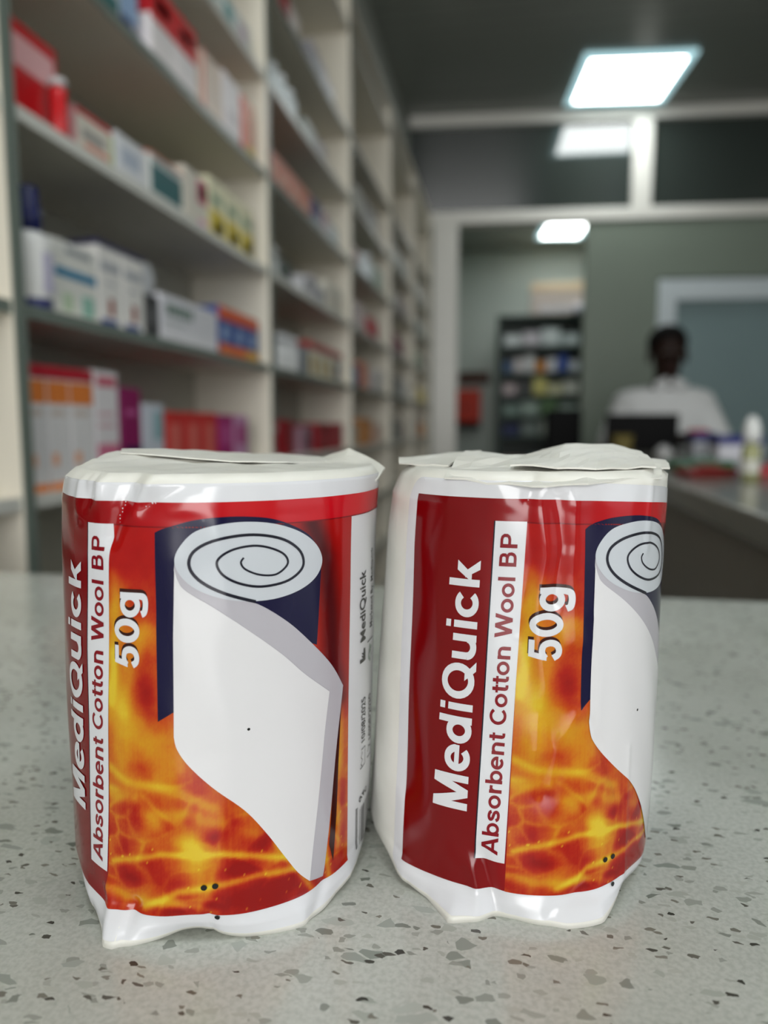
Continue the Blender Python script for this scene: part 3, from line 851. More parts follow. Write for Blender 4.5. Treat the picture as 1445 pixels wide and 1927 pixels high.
for a in range(4):
    c_, s_ = math.cos(PI/4+a*PI/2), math.sin(PI/4+a*PI/2)
    MB().tube((0.12*c_, 0.12*s_, 0.56), (0.19*c_, 0.19*s_, 0.0), 0.012, M_black).build('leg', st)

# black office chair in front of the doorway
t = thing('office_chair', 'black high-backed chair standing before the doorway, left of the laptop', 'chair', (0.297, 3.86, 0), 0.0)
m = MB(); m.box(-0.092, 0.092, -0.03, 0.03, 0.70, 1.185, M_black, 0.022, 4); m.build('backrest', t)
m = MB(); m.box(-0.19, 0.19, -0.38, 0.02, 0.46, 0.54, M_black, 0.02, 3); m.build('seat', t)
MB().tube((0, -0.18, 0.08), (0, -0.18, 0.47), 0.025, M_dark).build('gas_column', t)
MB().box(-0.03, 0.03, 0.0, 0.02, 0.45, 0.75, M_dark, 0.004).build('back_bracket', t)
for a in range(5):
    c_, s_ = math.cos(a*2*PI/5), math.sin(a*2*PI/5)
    m = MB(); m.tube((0, -0.18, 0.09), (0.25*c_, -0.18+0.25*s_, 0.06), 0.018, M_dark); m.tube((0.25*c_-0.012, -0.18+0.25*s_, 0.028), (0.25*c_+0.012, -0.18+0.25*s_, 0.028), 0.028, M_black)
    m.build('leg', t)

# ------------------------------------------------------------------ back room beyond the doorway
M_rack = mat((52, 70, 62), 0.45, 0.4)
RX0, RX1, RY, RD, RT = -0.09, 0.80, 7.9, 0.4, 2.26
t = thing('storage_rack', 'dark green metal rack full of small goods, seen through the doorway', 'rack', (0, RY, 0))
for (x, y) in ((RX0, 0), (RX1, 0), (RX0, RD), (RX1, RD)):
    MB().box(x-0.02, x+0.02, y-0.02, y+0.02, 0, RT, M_rack, 0.002).build('post', t)
RZ = [0.25, 0.62, 0.98, 1.20, 1.42, 1.66, 1.94, RT]
for z in RZ:
    MB().box(RX0-0.02, RX1+0.02, -0.022, RD+0.02, z-0.03, z, M_rack, 0.002).build('shelf', t)
MB().box(RX0, RX1, RD, RD+0.012, 0.05, RT, mat((76, 84, 80), 0.5)).build('back_panel', t)
palette = [[(206, 212, 212), (196, 190, 196), (206, 216, 216), (190, 200, 200)], [(60, 86, 120), (198, 190, 190), (206, 206, 206), (206, 134, 50), (206, 206, 214), (52, 82, 160), (196, 200, 206)],
           [(186, 168, 170), (70, 70, 70), (206, 196, 120), (210, 206, 170), (206, 206, 196)], [(120, 140, 132), (150, 166, 156), (90, 120, 80), (170, 186, 176)],
           [(36, 46, 92), (120, 130, 126), (150, 156, 146), (90, 110, 90)], [(190, 160, 166), (120, 140, 140), (140, 160, 160)]]
zlev = [1.94, 1.66, 1.42, 1.20, 0.98, 0.62]
rown = ['top', 'second', 'third', 'fourth', 'fifth', 'sixth']
for r, (cs, z) in enumerate(zip(palette, zlev)):
    n = len(cs)
    sp0 = (RX1-RX0-0.08)/n
    for q, c in enumerate(cs):
        x0 = RX0+0.04+q*sp0
        h = 0.12+0.03*((q*7+r*3) % 3)
        t2 = thing('storage_box', '%s box, %s from left on the %s shelf of the dark green rack' % (cname(c), ['first', 'second', 'third', 'fourth', 'fifth', 'sixth', 'seventh'][q], rown[r]), 'box',
                   (x0+sp0/2, RY+0.13, z), 0, 'boxes on the dark green rack')
        MB().box(-sp0*0.46, sp0*0.46, -0.12, 0.12, 0, h, mat(c, 0.5), 0.004).build('box_body', t2)
        MB().box(-sp0*0.3, sp0*0.3, -0.122, -0.119, h*0.3, h*0.7, mat(tuple(min(240, int(v*1.15)) for v in c), 0.5)).build('label', t2)
t = thing('cream_crate', 'cream crate lying on top of the dark green rack', 'crate', (0.52, RY+0.14, RT))
MB().box(-0.28, 0.28, -0.14, 0.14, 0, 0.24, mat((216, 200, 190), 0.5), 0.006).build('crate_body', t)
MB().box(-0.285, 0.285, -0.145, 0.145, 0.24, 0.33, mat((232, 206, 172), 0.5), 0.008).build('lid', t)
MB().box(-0.2, 0.2, -0.1435, -0.139, 0.03, 0.09, mat((226, 222, 226), 0.5)).build('label', t)
t = thing('white_ball', 'small round white roll on the corner of the dark green rack top', 'roll', (0.74, RY-0.02, RT))
m = MB(); m.lathe([(0.02, 0.0), (0.06, 0.012), (0.072, 0.05), (0.06, 0.088), (0.02, 0.1)], mat((206, 206, 214), 0.6)); m.build('roll_body', t)
MB().lathe([(0.018, 0.0995), (0.018, 0.103)], mat((120, 110, 100), 0.7)).build('core', t)
# wall-hung red case and brown board on the far wall
t = thing('red_case', 'red wall case with a black foot, left of the dark green rack', 'case', (-0.48, YB-0.075, 1.06))
MB().box(-0.18, 0.18, -0.07, 0.07, 0.07, 0.45, mat((214, 52, 20), 0.5), 0.01).build('case_body', t)
MB().box(-0.175, 0.175, -0.072, 0.07, 0.0, 0.07, M_black, 0.006).build('foot', t)
MB().box(-0.02, 0.02, -0.078, -0.069, 0.22, 0.26, mat((120, 14, 10), 0.4), 0.003).build('latch', t)
t = thing('wall_bracket', 'dark brown wooden wall board above the red case', 'board', (-0.38, YB-0.032, 1.58))
MB().box(-0.18, 0.18, -0.03, 0.03, 0, 0.14, mat((74, 44, 34), 0.6), 0.006).build('board_body', t)
MB().box(-0.15, 0.15, -0.034, -0.029, 0.06, 0.08, mat((110, 70, 50), 0.5)).build('rail', t)

# ------------------------------------------------------------------ the two cotton wool packs
PK = dict(
    L=dict(z=[0, 3, 6, 20, 40, 60, 80, 90, 95, 97], wl=[34.5, 36.2, 36.8, 37, 37.3, 37.3, 36.8, 36.3, 35.3, 33], wr=[35.5, 36, 36.6, 37.5, 38, 38.5, 39, 39.7, 40, 38.5],
           bf=[43, 44, 44, 43, 42, 41.5, 41, 40.5, 40, 38], bb=[38]*8+[38, 37], n=2.15),
    R=dict(z=[0, 3, 6, 20, 40, 60, 80, 90, 95, 97], wl=[36, 37.3, 37.9, 37.2, 36.1, 34.8, 33.3, 32, 29.5, 27], wr=[31.5, 33, 33.6, 34.1, 34.4, 34.6, 34.9, 35.4, 35.4, 33],
           bf=[39, 40, 40, 39.5, 39, 38.5, 38, 37.5, 37, 35], bb=[37]*8+[36, 35], n=2.3))
# creases pressed into the wrappers: polyline (degrees, mm), half width mm, depth mm (+ is a ridge)
CREASE = dict(
    L=[([(-25, 98), (-30, 90), (-33, 84)], 2.0, -1.4), ([(-18, 98), (-25, 89)], 1.6, 1.2), ([(-36, 98), (-38, 92)], 1.3, 0.8), ([(-42, 97), (-44, 90)], 1.4, -0.7), ([(-52, 97), (-50, 91), (-47, 88)], 1.8, 0.6),
       ([(-2, 98), (-14, 93), (-26, 89)], 1.6, -0.6), ([(-27, 7), (-29, 1)], 1.5, -1.0), ([(-36, 9), (-33, 0)], 1.6, 1.2), ([(-6, 6), (-5, 0)], 0.9, -0.5), ([(28, 5), (22, 0)], 1.8, -0.7),
       ([(-4, 90), (4, 60), (-2, 20)], 7.0, 0.28), ([(-26, 84), (-20, 70)], 3.0, -0.25)],
    R=[([(6, 93), (9, 80), (6, 66), (9, 52), (7, 38)], 2.6, 0.75), ([(12, 92), (14, 82), (11, 70)], 2.2, -0.65), ([(18, 90), (17, 76), (19, 62)], 2.4, 0.6), ([(3, 90), (4, 78), (1, 64)], 2.0, -0.35),
       ([(9, 46), (13, 38), (10, 28)], 2.4, -0.7), ([(20, 46), (14, 40), (11, 30)], 1.5, 0.45), ([(24, 44), (30, 34), (35, 26)], 1.0, -0.35), ([(26, 42), (27, 54), (25, 66)], 1.4, 0.3),
       ([(-9, 13), (-6, 6), (-4, 1)], 2.0, -0.9), ([(-12, 10), (-9, 1)], 1.6, 0.8), ([(40, 36), (40, 4)], 0.9, 0.22), ([(24, 7), (12, 2)], 1.6, -0.6), ([(-38, 20), (-36, 6)], 2.4, 0.35),
       ([(5, 97), (4, 92)], 1.4, -0.8), ([(48, 95), (46, 80)], 1.2, 0.35)])
FACET = dict(
    L=([-170, -130, -95, -66, -47, -31, -16, -8, 4, 19, 33, 47, 66, 92, 128], [1, -1, .8, -0.8, 1.2, 1.6, -1.2, -1.6, 0.2, 1.4, -0.6, 0.6, -0.8, 1, -0.6],
       [-168, -120, -84, -63, -50, -41, -30, -21, -8, 12, 31, 48, 63, 90, 130], [.5, -.6, .5, -.3, -1.1, 0.5, -0.9, .7, -.2, .3, -.1, .3, .4, -.5, .6]),
    R=([-165, -125, -90, -58, -39, -26, -16, -5, 9, 27, 41, 58, 84, 120], [.8, -1, .6, -.6, 1.2, -.6, 1.4, -1.0, .6, 1.5, -.8, .6, -.8, .9],
       [-160, -118, -80, -52, -38, -22, -9, 3, 12, 26, 44, 62, 88, 128], [.5, -.5, .5, -.3, .4, -.2, .4, -1.0, .7, -.1, .3, -.2, .5, -.4]))
# radial pushes of the base (degrees, half width, mm, z extent) and lifts of the bottom edge
BUMP = dict(L=[(-30, 8, 6.0, 6.5), (20, 14, 3.0, 6), (-48, 10, 1.5, 8), (40, 10, 1.5, 7)], R=[(-16, 9, 6.0, 4.5), (16, 22, 3.6, 5.5), (-36, 9, 2.0, 7), (27, 8, 2.0, 5)])
LIFT = dict(L=[(-10, 7, 1.7), (46, 14, 2.6), (-62, 14, 2.5)], R=[(-46, 12, 2.4), (44, 12, 2.6)])

def base_rad(P, th, z):
    f = lambda k: np.interp(z, P['z'], P[k])
    s, c = np.sin(th), np.cos(th)
    w1 = 0.5*(1+np.tanh(s*9))
    a = f('wl')*(1-w1) + f('wr')*w1
    w2 = 0.5*(1+np.tanh(c*7))
    b = f('bb')*(1-w2) + f('bf')*w2
    n = P['n']
    return ((np.abs(s)/a)**n + (np.abs(c)/b)**n)**(-1/n)

def disp(k, th, z):
    deg = np.degrees(th)
    u = deg*0.70
    d = 0.10*np.sin(u*0.21+z*0.05)*np.sin(z*0.11+1.3) + 0.06*np.sin(u*0.5+z*0.17)
    # flat facets between folds: straight runs joined at sharp corners, at the gathered ends only
    kb, vb, kt, vt = FACET[k]
    d = d + np.interp(deg, kb, vb, period=360)*0.62*np.clip((6.5-z)/6.5, 0, 1)**1.1
    d = d + np.interp(deg+(z-97)*0.9, kt, vt, period=360)*np.clip((z-88.5)/7, 0, 1)
    for pl, w, a in CREASE[k]:
        best = np.full(np.shape(u), 1e9)
        for (p0, p1) in zip(pl[:-1], pl[1:]):
            ax, ay, bx, by = p0[0]*0.70, p0[1], p1[0]*0.70, p1[1]
            L2 = (bx-ax)**2+(by-ay)**2
            t_ = np.clip(((u-ax)*(bx-ax)+(z-ay)*(by-ay))/L2, 0, 1)
            best = np.minimum(best, np.hypot(u-ax-t_*(bx-ax), z-ay-t_*(by-ay)))
        d = d + a*np.exp(-(best/w)**1.6)
    for (c, w, a, zz) in BUMP[k]:
        d = d + a*np.clip(1-np.abs(deg-c)/(2*w), 0, 1)**1.3*np.clip(1-z/zz, 0, 1)**1.2
    return d

def surf(k, th, z, off=0.0):
    """pack surface in mm; th from the front (towards the viewer), + to the right"""
    th = np.asarray(th, float)
    z = np.asarray(z, float)
    r = base_rad(PK[k], th, np.clip(z, 0, 97)) + disp(k, th, z) + off
    deg = np.degrees(th)
    zz = z + 0
    for (c, w, a) in LIFT[k]:
        zz = zz + a*np.exp(-((deg-c)/w)**2)*np.clip(1-z/9, 0, 1)
    return np.stack([r*np.sin(th), -r*np.cos(th), zz], -1)

def cap_z(k, x, y):
    if k == 'L':
        h = 97.2 + 2.6*np.exp(-((x+20)**2+(y-14)**2)/500) + 0.9*np.exp(-((x-4)**2+(y-20)**2)/700) - 0.6*np.exp(-((x-26)**2+y**2)/300)
    else:
        h = 97.0 + 0.7*np.exp(-((x-8)**2+(y-4)**2)/500)
    return h + 0.35*(np.abs(np.sin(x*0.23+y*0.14)) + np.abs(np.sin(x*0.11-y*0.27+1)) - 1.2)

# ---- printed artwork, in (degrees round the pack, mm up); one set for both packs
AS, VS = 0.9, 0.7
def catmull(p, closed, n=6):
    p = [np.array(q, float) for q in p]
    out = []
    N = len(p)
    for i in range(N if closed else N-1):
        if closed:
            a, b, c, d = p[(i-1) % N], p[i], p[(i+1) % N], p[(i+2) % N]
        else:
            a, b, c, d = p[max(i-1, 0)], p[i], p[i+1], p[min(i+2, N-1)]
        for q in range(n):
            t = q/n
            out.append(0.5*((2*b)+(-a+c)*t+(2*a-5*b+4*c-d)*t*t+(-a+3*b-3*c+d)*t**3))
    if not closed:
        out.append(p[-1])
    return out

def lattice(bm):
    """cut flat artwork along a common grid so that it can bend round the pack"""
    xs = [v.co.x for v in bm.verts]
    ys = [v.co.y for v in bm.verts]
    for axis, lo, hi, st_ in ((0, min(xs), max(xs), AS), (1, min(ys), max(ys), VS)):
        for i in range(math.ceil(lo/st_), math.floor(hi/st_)+1):
            co = (i*st_, 0, 0) if axis == 0 else (0, i*st_, 0)
            no = (1, 0, 0) if axis == 0 else (0, 1, 0)
            bmesh.ops.bisect_plane(bm, geom=bm.verts[:]+bm.edges[:]+bm.faces[:], dist=1e-5, plane_co=co, plane_no=no)

ART = []                                      # (vertices, faces, material, offset, colours)
def art_from_bm(bm, m, off):
    lattice(bm)
    bmesh.ops.triangulate(bm, faces=[f for f in bm.faces if len(f.verts) > 4])
    bm.normal_update()
    bm.verts.ensure_lookup_table()
    for f in bm.faces:
        if f.normal.z < 0:
            f.normal_flip()
    bm.verts.index_update()
    ART.append((np.array([v.co[:2] for v in bm.verts]), [tuple(v.index for v in f.verts) for f in bm.faces], m, off, None))
    bm.free()

def art_poly(pts, m, off):
    bm = bmesh.new()
    vs_ = [bm.verts.new((p_[0], p_[1], 0)) for p_ in pts]
    bm.faces.new(vs_)
    bm.normal_update()
    bmesh.ops.triangulate(bm, faces=bm.faces[:], quad_method='BEAUTY', ngon_method='EAR_CLIP')
    art_from_bm(bm, m, off)

def art_line(pts, w, m, off, wend=None):
    """a printed line of width w (mm)"""
    q = [np.array((p_[0]*0.70, p_[1])) for p_ in pts]
    bm = bmesh.new()
    prev = None
    for i in range(len(q)):
        d = q[min(i+1, len(q)-1)]-q[max(i-1, 0)]
        d = d/np.linalg.norm(d)
        nn = np.array((-d[1], d[0]))
        ww = w if wend is None else w+(wend-w)*i/(len(q)-1)
        a, b = q[i]+nn*ww/2, q[i]-nn*ww/2
        cur = (bm.verts.new((a[0]/0.70, a[1], 0)), bm.verts.new((b[0]/0.70, b[1], 0)))
        if prev:
            bm.faces.new((prev[0], prev[1], cur[1], cur[0]))
        prev = cur
    art_from_bm(bm, m, off)

def art_text(body, m, off, v0, v1, base0, base1, cap0, cap1, bold=0.0, shear=0.0, capchar=None):
    """lettering reading upwards: baseline from (base0,v0) to (base1,v1), capital height ends at cap0 / cap1"""
    cu = bpy.data.curves.new('lettering', 'FONT')
    cu.body = body
    cu.size = 1.0
    cu.offset = bold
    cu.resolution_u = 5
    o = bpy.data.objects.new('lettering', cu)
    COL.objects.link(o)
    dg = bpy.context.evaluated_depsgraph_get()
    me = bpy.data.meshes.new_from_object(o.evaluated_get(dg))
    bpy.data.objects.remove(o)
    co = np.array([v.co[:2] for v in me.vertices])
    H = 0.73 + 2*bold                          # capital height of the face
    x0, x1 = co[:, 0].min(), co[:, 0].max()
    s = (co[:, 0]-x0)/(x1-x0)
    h = (co[:, 1]+bold)/H
    A = (base0+(base1-base0)*s) + h*((cap0+(cap1-cap0)*s)-(base0+(base1-base0)*s))
    V = v0+(v1-v0)*s
    bm = bmesh.new()
    bm.from_mesh(me)
    bm.verts.ensure_lookup_table()
    for i, v in enumerate(bm.verts):
        v.co = Vector((A[i], V[i], 0))
    bmesh.ops.remove_doubles(bm, verts=bm.verts[:], dist=1e-5)
    bpy.data.meshes.remove(me)
    art_from_bm(bm, m, off)

# plain bold sans letters drawn from straight bars, quads and strokes (capital height 1)
def el(cx, cy, rx, ry, a0=0, a1=360, n=26):
    return ('S', [(cx+rx*math.cos(math.radians(a0+(a1-a0)*i/n)), cy+ry*math.sin(math.radians(a0+(a1-a0)*i/n))) for i in range(n+1)])
def cs(*p):
    return ('S', [tuple(q) for q in catmull(p, False, 5)])
def R_(x0, x1, y0, y1):
    return ('Q', [(x0, y0), (x1, y0), (x1, y1), (x0, y1)])
def Q_(x0, x1, y0, x2, x3, y1):
    return ('Q', [(x0, y0), (x1, y0), (x3, y1), (x2, y1)])
GL = {
 'M': (1.16, [R_(.08, .29, 0, 1), R_(.87, 1.08, 0, 1), Q_(.47, .68, 0, .08, .36, 1), Q_(.48, .69, 0, .80, 1.08, 1)]),
 'e': (.80, [el(.40, .37, .28, .285, 8, 318), R_(.16, .77, .315, .45)]),
 'd': (.86, [el(.39, .37, .27, .285), R_(.58, .78, 0, 1)]),
 'i': (.38, [R_(.09, .29, 0, .74), R_(.09, .29, .84, 1)]),
 'Q': (1.08, [el(.54, .5, .40, .415), Q_(.86, 1.12, -.04, .56, .76, .30)]),
 'u': (.86, [R_(.08, .28, .28, .74), el(.42, .28, .24, .195, 180, 360), R_(.58, .78, 0, .74)]),
 'c': (.78, [el(.40, .37, .28, .285, 38, 322)]),
 'k': (.80, [R_(.08, .28, 0, 1), Q_(.22, .44, .26, .52, .79, .74), Q_(.56, .81, 0, .32, .50, .47)]),
 'A': (1.02, [Q_(.0, .22, 0, .38, .60, 1), Q_(.80, 1.02, 0, .42, .64, 1), R_(.2, .82, .22, .39)]),
 'b': (.86, [el(.47, .37, .27, .285), R_(.08, .28, 0, 1)]),
 's': (.76, [cs((.62, .50), (.57, .60), (.38, .65), (.21, .60), (.18, .51), (.26, .43), (.40, .385), (.55, .33), (.61, .22), (.54, .125), (.38, .09), (.20, .13), (.13, .24))]),
 'o': (.84, [el(.42, .37, .29, .285)]),
 'r': (.54, [R_(.08, .28, 0, .74), cs((.18, .36), (.24, .55), (.36, .63), (.52, .62))]),
 'n': (.86, [R_(.08, .28, 0, .74), el(.43, .46, .25, .195, 0, 180), R_(.58, .78, 0, .46)]),
 't': (.48, [R_(.13, .33, .17, .93), R_(.01, .46, .60, .74), cs((.23, .22), (.26, .12), (.34, .085), (.46, .09))]),
 'C': (1.0, [el(.53, .5, .41, .415, 38, 322)]),
 'W': (1.34, [Q_(.26, .47, 0, .0, .22, 1), Q_(.25, .46, 0, .56, .78, 1), Q_(.88, 1.09, 0, .56, .78, 1), Q_(.87, 1.08, 0, 1.12, 1.34, 1)]),
 'l': (.38, [R_(.09, .29, 0, 1)]),
 'B': (1.0, [R_(.09, .30, 0, 1), ('S', [(.2, .915), (.56, .915), (.66, .88), (.71, .80), (.71, .67), (.65, .58), (.54, .545), (.2, .545)]),
             ('S', [(.5, .545), (.66, .52), (.76, .43), (.78, .31), (.74, .18), (.65, .105), (.52, .085), (.2, .085)])]),
 'P': (.94, [R_(.09, .30, 0, 1), ('S', [(.2, .915), (.56, .915), (.69, .87), (.76, .77), (.76, .61), (.69, .51), (.56, .46), (.2, .46)])]),
 '5': (.80, [R_(.18, .72, .83, 1), Q_(.07, .26, .46, .18, .36, 1), cs((.15, .50), (.27, .585), (.42, .605), (.57, .54), (.63, .35), (.57, .17), (.41, .09), (.25, .12), (.15, .26))]),
 '0': (.80, [el(.40, .5, .27, .41)]),
 'g': (.86, [el(.39, .37, .27, .285), R_(.58, .78, -.06, .74), cs((.68, -.04), (.63, -.15), (.48, -.195), (.30, -.19), (.18, -.15), (.13, -.06))]),
 ' ': (.40, [])}
def art_letters(body, m, off, v0, v1, base0, base1, cap0, cap1, w=0.212, flatten=1.0):
    """bold lettering reading upwards; same arguments as art_text"""
    tot = sum(GL[c][0] for c in body)-0.14
    for layer in range(4):
        bm = bmesh.new()
        x = -0.06
        def add(poly):
            vs_ = []
            for (gx, gy) in poly:
                s = (x+gx)/tot
                b_ = base0+(base1-base0)*s
                c_ = cap0+(cap1-cap0)*s
                vs_.append(bm.verts.new((b_+gy*(c_-b_), v0+(v1-v0)*s, 0)))
            return vs_
        for ch in body:
            adv, parts_ = GL[ch]
            for kind, p_ in parts_[layer:layer+1]:
                if kind == 'Q':
                    bm.faces.new(add(p_))
                    continue
                q = [np.array(a) for a in p_]
                prev = None
                closed = np.linalg.norm(q[0]-q[-1]) < 1e-6
                for i in range(len(q)):
                    d = (q[1]-q[-2]) if closed and i in (0, len(q)-1) else q[min(i+1, len(q)-1)]-q[max(i-1, 0)]
                    d = d/np.linalg.norm(d)
                    nn = np.array((-d[1], d[0]))
                    ww = w*(0.88+0.12*abs(d[1]))           # horizontals a little thinner
                    cur = add([q[i]+nn*ww/2, q[i]-nn*ww/2])
                    if prev:
                        bm.faces.new((prev[0], prev[1], cur[1], cur[0]))
                    prev = cur
            x += adv
        if bm.faces:
            art_from_bm(bm, m, off+0.02*layer)
        else:
            bm.free()

def printed(c, name, rough=0.15):
    return mat(c, rough, 0.42, 0.0, 1, name)
P_white = printed((218, 219, 223), 'label_white')
P_darkred = printed((128, 4, 22), 'print_dark_red')
P_navy = printed((9, 4, 50), 'print_navy')
P_grey = printed((196, 201, 207), 'print_wool_grey')
P_grey2 = printed((180, 177, 184), 'print_wool_edge')
P_wool = printed((220, 219, 221), 'print_wool_white')
P_ink = printed((18, 18, 34), 'print_ink')
P_black = printed((20, 20, 20), 'print_black')
P_shadow = printed((52, 14, 8), 'print_shadow')
P_green = printed((40, 110, 60), 'print_green')
P_seam = printed((120, 4, 12), 'print_seam')

# white label sheet with rounded corners
def rounded(x0, x1, y0, y1, rx, ry, n=6):
    out = []
    for (cx, cy, a0) in ((x1-rx, y1-ry, 0), (x0+rx, y1-ry, PI/2), (x0+rx, y0+ry, PI), (x1-rx, y0+ry, 3*PI/2)):
        for i in range(n+1):
            a = a0+PI/2*i/n
            out.append((cx+rx*math.cos(a), cy+ry*math.sin(a)))
    return out
art_poly(rounded(-77.5, 112, 1.0, 95.2, 6, 4.2), P_white, 0.12)
V0, V1 = 5.5, 91.5
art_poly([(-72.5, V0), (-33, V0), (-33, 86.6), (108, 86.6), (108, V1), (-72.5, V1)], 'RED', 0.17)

# flame picture: a fine grid with printed colours
NG = 190
ga = np.linspace(-36.9, 41.5, NG)
gv = np.linspace(V0, 86.6, NG)
GA, GV = np.meshgrid(ga, gv, indexing='ij')
GA2 = GA + np.where(GA > 20, (GV-V0)/81.1*3.5*(GA-20)/21.5, 0)
rng = np.random.RandomState(3)
def vnoise(sc, seed):
    r = np.random.RandomState(seed).rand(64, 64)
    x = (GA*0.7+60)/sc
    y = GV/sc
    xi, yi = np.floor(x).astype(int), np.floor(y).astype(int)
    fx, fy = x-xi, y-yi
    fx, fy = fx*fx*(3-2*fx), fy*fy*(3-2*fy)
    g = lambda i, j: r[i % 64, j % 64]
    return (g(xi, yi)*(1-fx)+g(xi+1, yi)*fx)*(1-fy)+(g(xi, yi+1)*(1-fx)+g(xi+1, yi+1)*fx)*fy
heat = np.interp(GV, [5, 10, 18, 30, 40, 52, 62, 70, 76, 82, 87], [0.20, 0.34, 0.46, 0.54, 0.56, 0.50, 0.46, 0.38, 0.22, 0.08, 0.04])
heat = heat + 0.40*(vnoise(9, 1)-0.5) + 0.26*(vnoise(4.3, 2)-0.5) + 0.10*(vnoise(1.6, 5)-0.5) + 0.06*(rng.rand(*GA.shape)-0.5)
heat = heat + 0.05*(rng.rand(NG, 1)-0.5)*np.clip((60-GV)/20, 0.3, 1)      # fine upright weave of the print
for (a, v, ra, rv, q) in ((-27, 28.5, 3.2, 1.6, .34), (-10, 26, 2.6, 1.8, .36), (-4, 22.4, 3, 1.6, .34), (-14, 19.8, 4, 1.2, .10), (-16, 23, 3, 2.2, .30), (1, 24, 4, 2.4, .42), (9, 19.5, 3.6, 2.2, .40), (3, 15.2, 4.5, 1.7, .46),
                          (14, 10, 5, 1.8, .42), (-27, 12.6, 4, 1.6, .30), (-14, 6.8, 5, 1.0, .3), (-22, 52, 3, 5, .32), (-24, 36, 4, 2.0, .18), (-30, 20, 2.5, 2.5, .14), (7, 8.4, 6, 1.6, .40), (-5, 8, 3, 1.3, .28), (38, 22, 2, 3, .25), (38, 12, 2, 4, .3)):
    heat = heat - q*np.exp(-((GA-a)/ra)**2-((GV-v)/rv)**2)
cells = np.stack([np.random.RandomState(11).uniform(-28, 32, 70), np.random.RandomState(12).uniform(2, 38, 70)], -1)
wx, wy = GA*0.70 + 2.2*(vnoise(5, 21)-0.5), GV + 2.2*(vnoise(5, 22)-0.5)
dd = np.sort(np.hypot(wx[..., None]-cells[:, 0], (wy[..., None]-cells[:, 1])*1.25), axis=-1)
net = np.exp(-((dd[..., 1]-dd[..., 0])/1.1)**2)*(0.4+0.9*vnoise(7, 23))
heat = heat + np.clip((40-GV)/10, 0, 1)*(0.20*net-0.07)
def seg_d(pl):
    best = np.full(GA.shape, 1e9)
    for (p0, p1) in zip(pl[:-1], pl[1:]):
        ax, ay, bx, by = p0[0]*0.70, p0[1], p1[0]*0.70, p1[1]
        L2 = (bx-ax)**2+(by-ay)**2
        t_ = np.clip(((GA*0.70-ax)*(bx-ax)+(GV-ay)*(by-ay))/L2, 0, 1)
        best = np.minimum(best, np.hypot(GA*0.70-ax-t_*(bx-ax), GV-ay-t_*(by-ay)))
    return best
for pl, w, a in (([(-34.8, 15.0), (-31.3, 16.0), (-18.5, 18.8), (-1.8, 18.8), (7.0, 17.2), (17.0, 14.8)], 0.7, 0.5),
                 ([(-23.8, 7.0), (-14.0, 11.0), (-4.8, 12.0), (7.0, 13.0), (19.0, 12.0)], 0.8, 0.5),
                 ([(-36.2, 9.2), (-29.2, 8.2), (-14.0, 8.5), (-4.2, 6.2)], 1.1, 0.32),
                 ([(-35.2, 30.0), (-26.5, 29.5), (-21.5, 25.8), (-24.0, 21.2), (-26.8, 18.0)], 1.7, 0.26),
                 ([(-33, 50), (-26.3, 44.5), (-20.2, 40.5), (-15.2, 36.5)], 3.2, 0.26),
                 ([(-20.8, 27.2), (-11.5, 27.5), (-1.5, 24.8), (7.0, 21.8)], 1.3, 0.24),
                 ([(-9.5, 20.8), (-8.8, 15.2), (-7.5, 9.5)], 2.4, 0.34),
                 ([(-21.5, 25.8), (-14.5, 22.0), (-9.5, 19.8)], 1.6, 0.24),
                 ([(13.0, 19.5), (19.5, 11.2), (24.0, 5.5)], 0.8, 0.5),
                 ([(29.0, 14.8), (31.8, 5.5)], 1.0, 0.5),
                 ([(-36.0, 35.5), (-29.0, 33.2), (-14.3, 32.8), (-4.2, 28.5)], 1.0, 0.3),
                 ([(-33, 76), (-34, 66), (-35, 54)], 2.6, 0.34), ([(-33.5, 60), (-35.5, 50)], 1.6, 0.3),
                 ([(38, 46), (36.5, 30), (36, 12)], 1.0, 0.25), ([(-22, 66), (-27, 58), (-30, 48)], 1.8, 0.22)):
    heat = heat + a*np.exp(-(seg_d(pl)/w)**2)
sparks = rng.rand(*GA.shape)
heat = heat + np.where((sparks > 0.993) & (GV < 20), 0.5, 0)
right = np.clip((GA2-24)/6, 0, 1)*np.clip((GV-40)/10, 0, 1)
heat = heat*(1-right) + 0.14*right
stops = [0.0, 0.22, 0.42, 0.62, 0.85, 1.15]
cols = np.array([(140, 6, 4), (165, 24, 7), (186, 68, 12), (198, 110, 18), (205, 146, 24), (216, 186, 46)], float)
rgbf = np.stack([np.interp(heat, stops, cols[:, i]) for i in range(3)], -1)
top = np.clip((GV-70)/14, 0, 1)[..., None]
rgbf = rgbf*(1-0.7*top) + np.array((176, 12, 14))*0.7*top
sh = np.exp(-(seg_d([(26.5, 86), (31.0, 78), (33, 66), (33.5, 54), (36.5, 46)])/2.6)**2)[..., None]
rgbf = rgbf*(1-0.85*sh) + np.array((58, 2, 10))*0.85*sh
linf = np.where(rgbf/255 <= 0.04045, rgbf/255/12.92, ((rgbf/255+0.055)/1.055)**2.4)
def gi(i, j):
    return i*NG+j
def red_print(A):
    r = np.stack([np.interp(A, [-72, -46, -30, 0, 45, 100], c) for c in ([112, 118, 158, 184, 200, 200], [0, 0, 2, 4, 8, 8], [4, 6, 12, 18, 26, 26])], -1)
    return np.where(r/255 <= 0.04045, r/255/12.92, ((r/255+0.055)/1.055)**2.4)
P_fire = bpy.data.materials.new('print_flames')
P_fire.use_nodes = True
pb = P_fire.node_tree.nodes['Principled BSDF']
pb.inputs['Roughness'].default_value = 0.15
pb.inputs['Specular IOR Level'].default_value = 0.42
ca = P_fire.node_tree.nodes.new('ShaderNodeVertexColor')
ca.layer_name = 'flames'
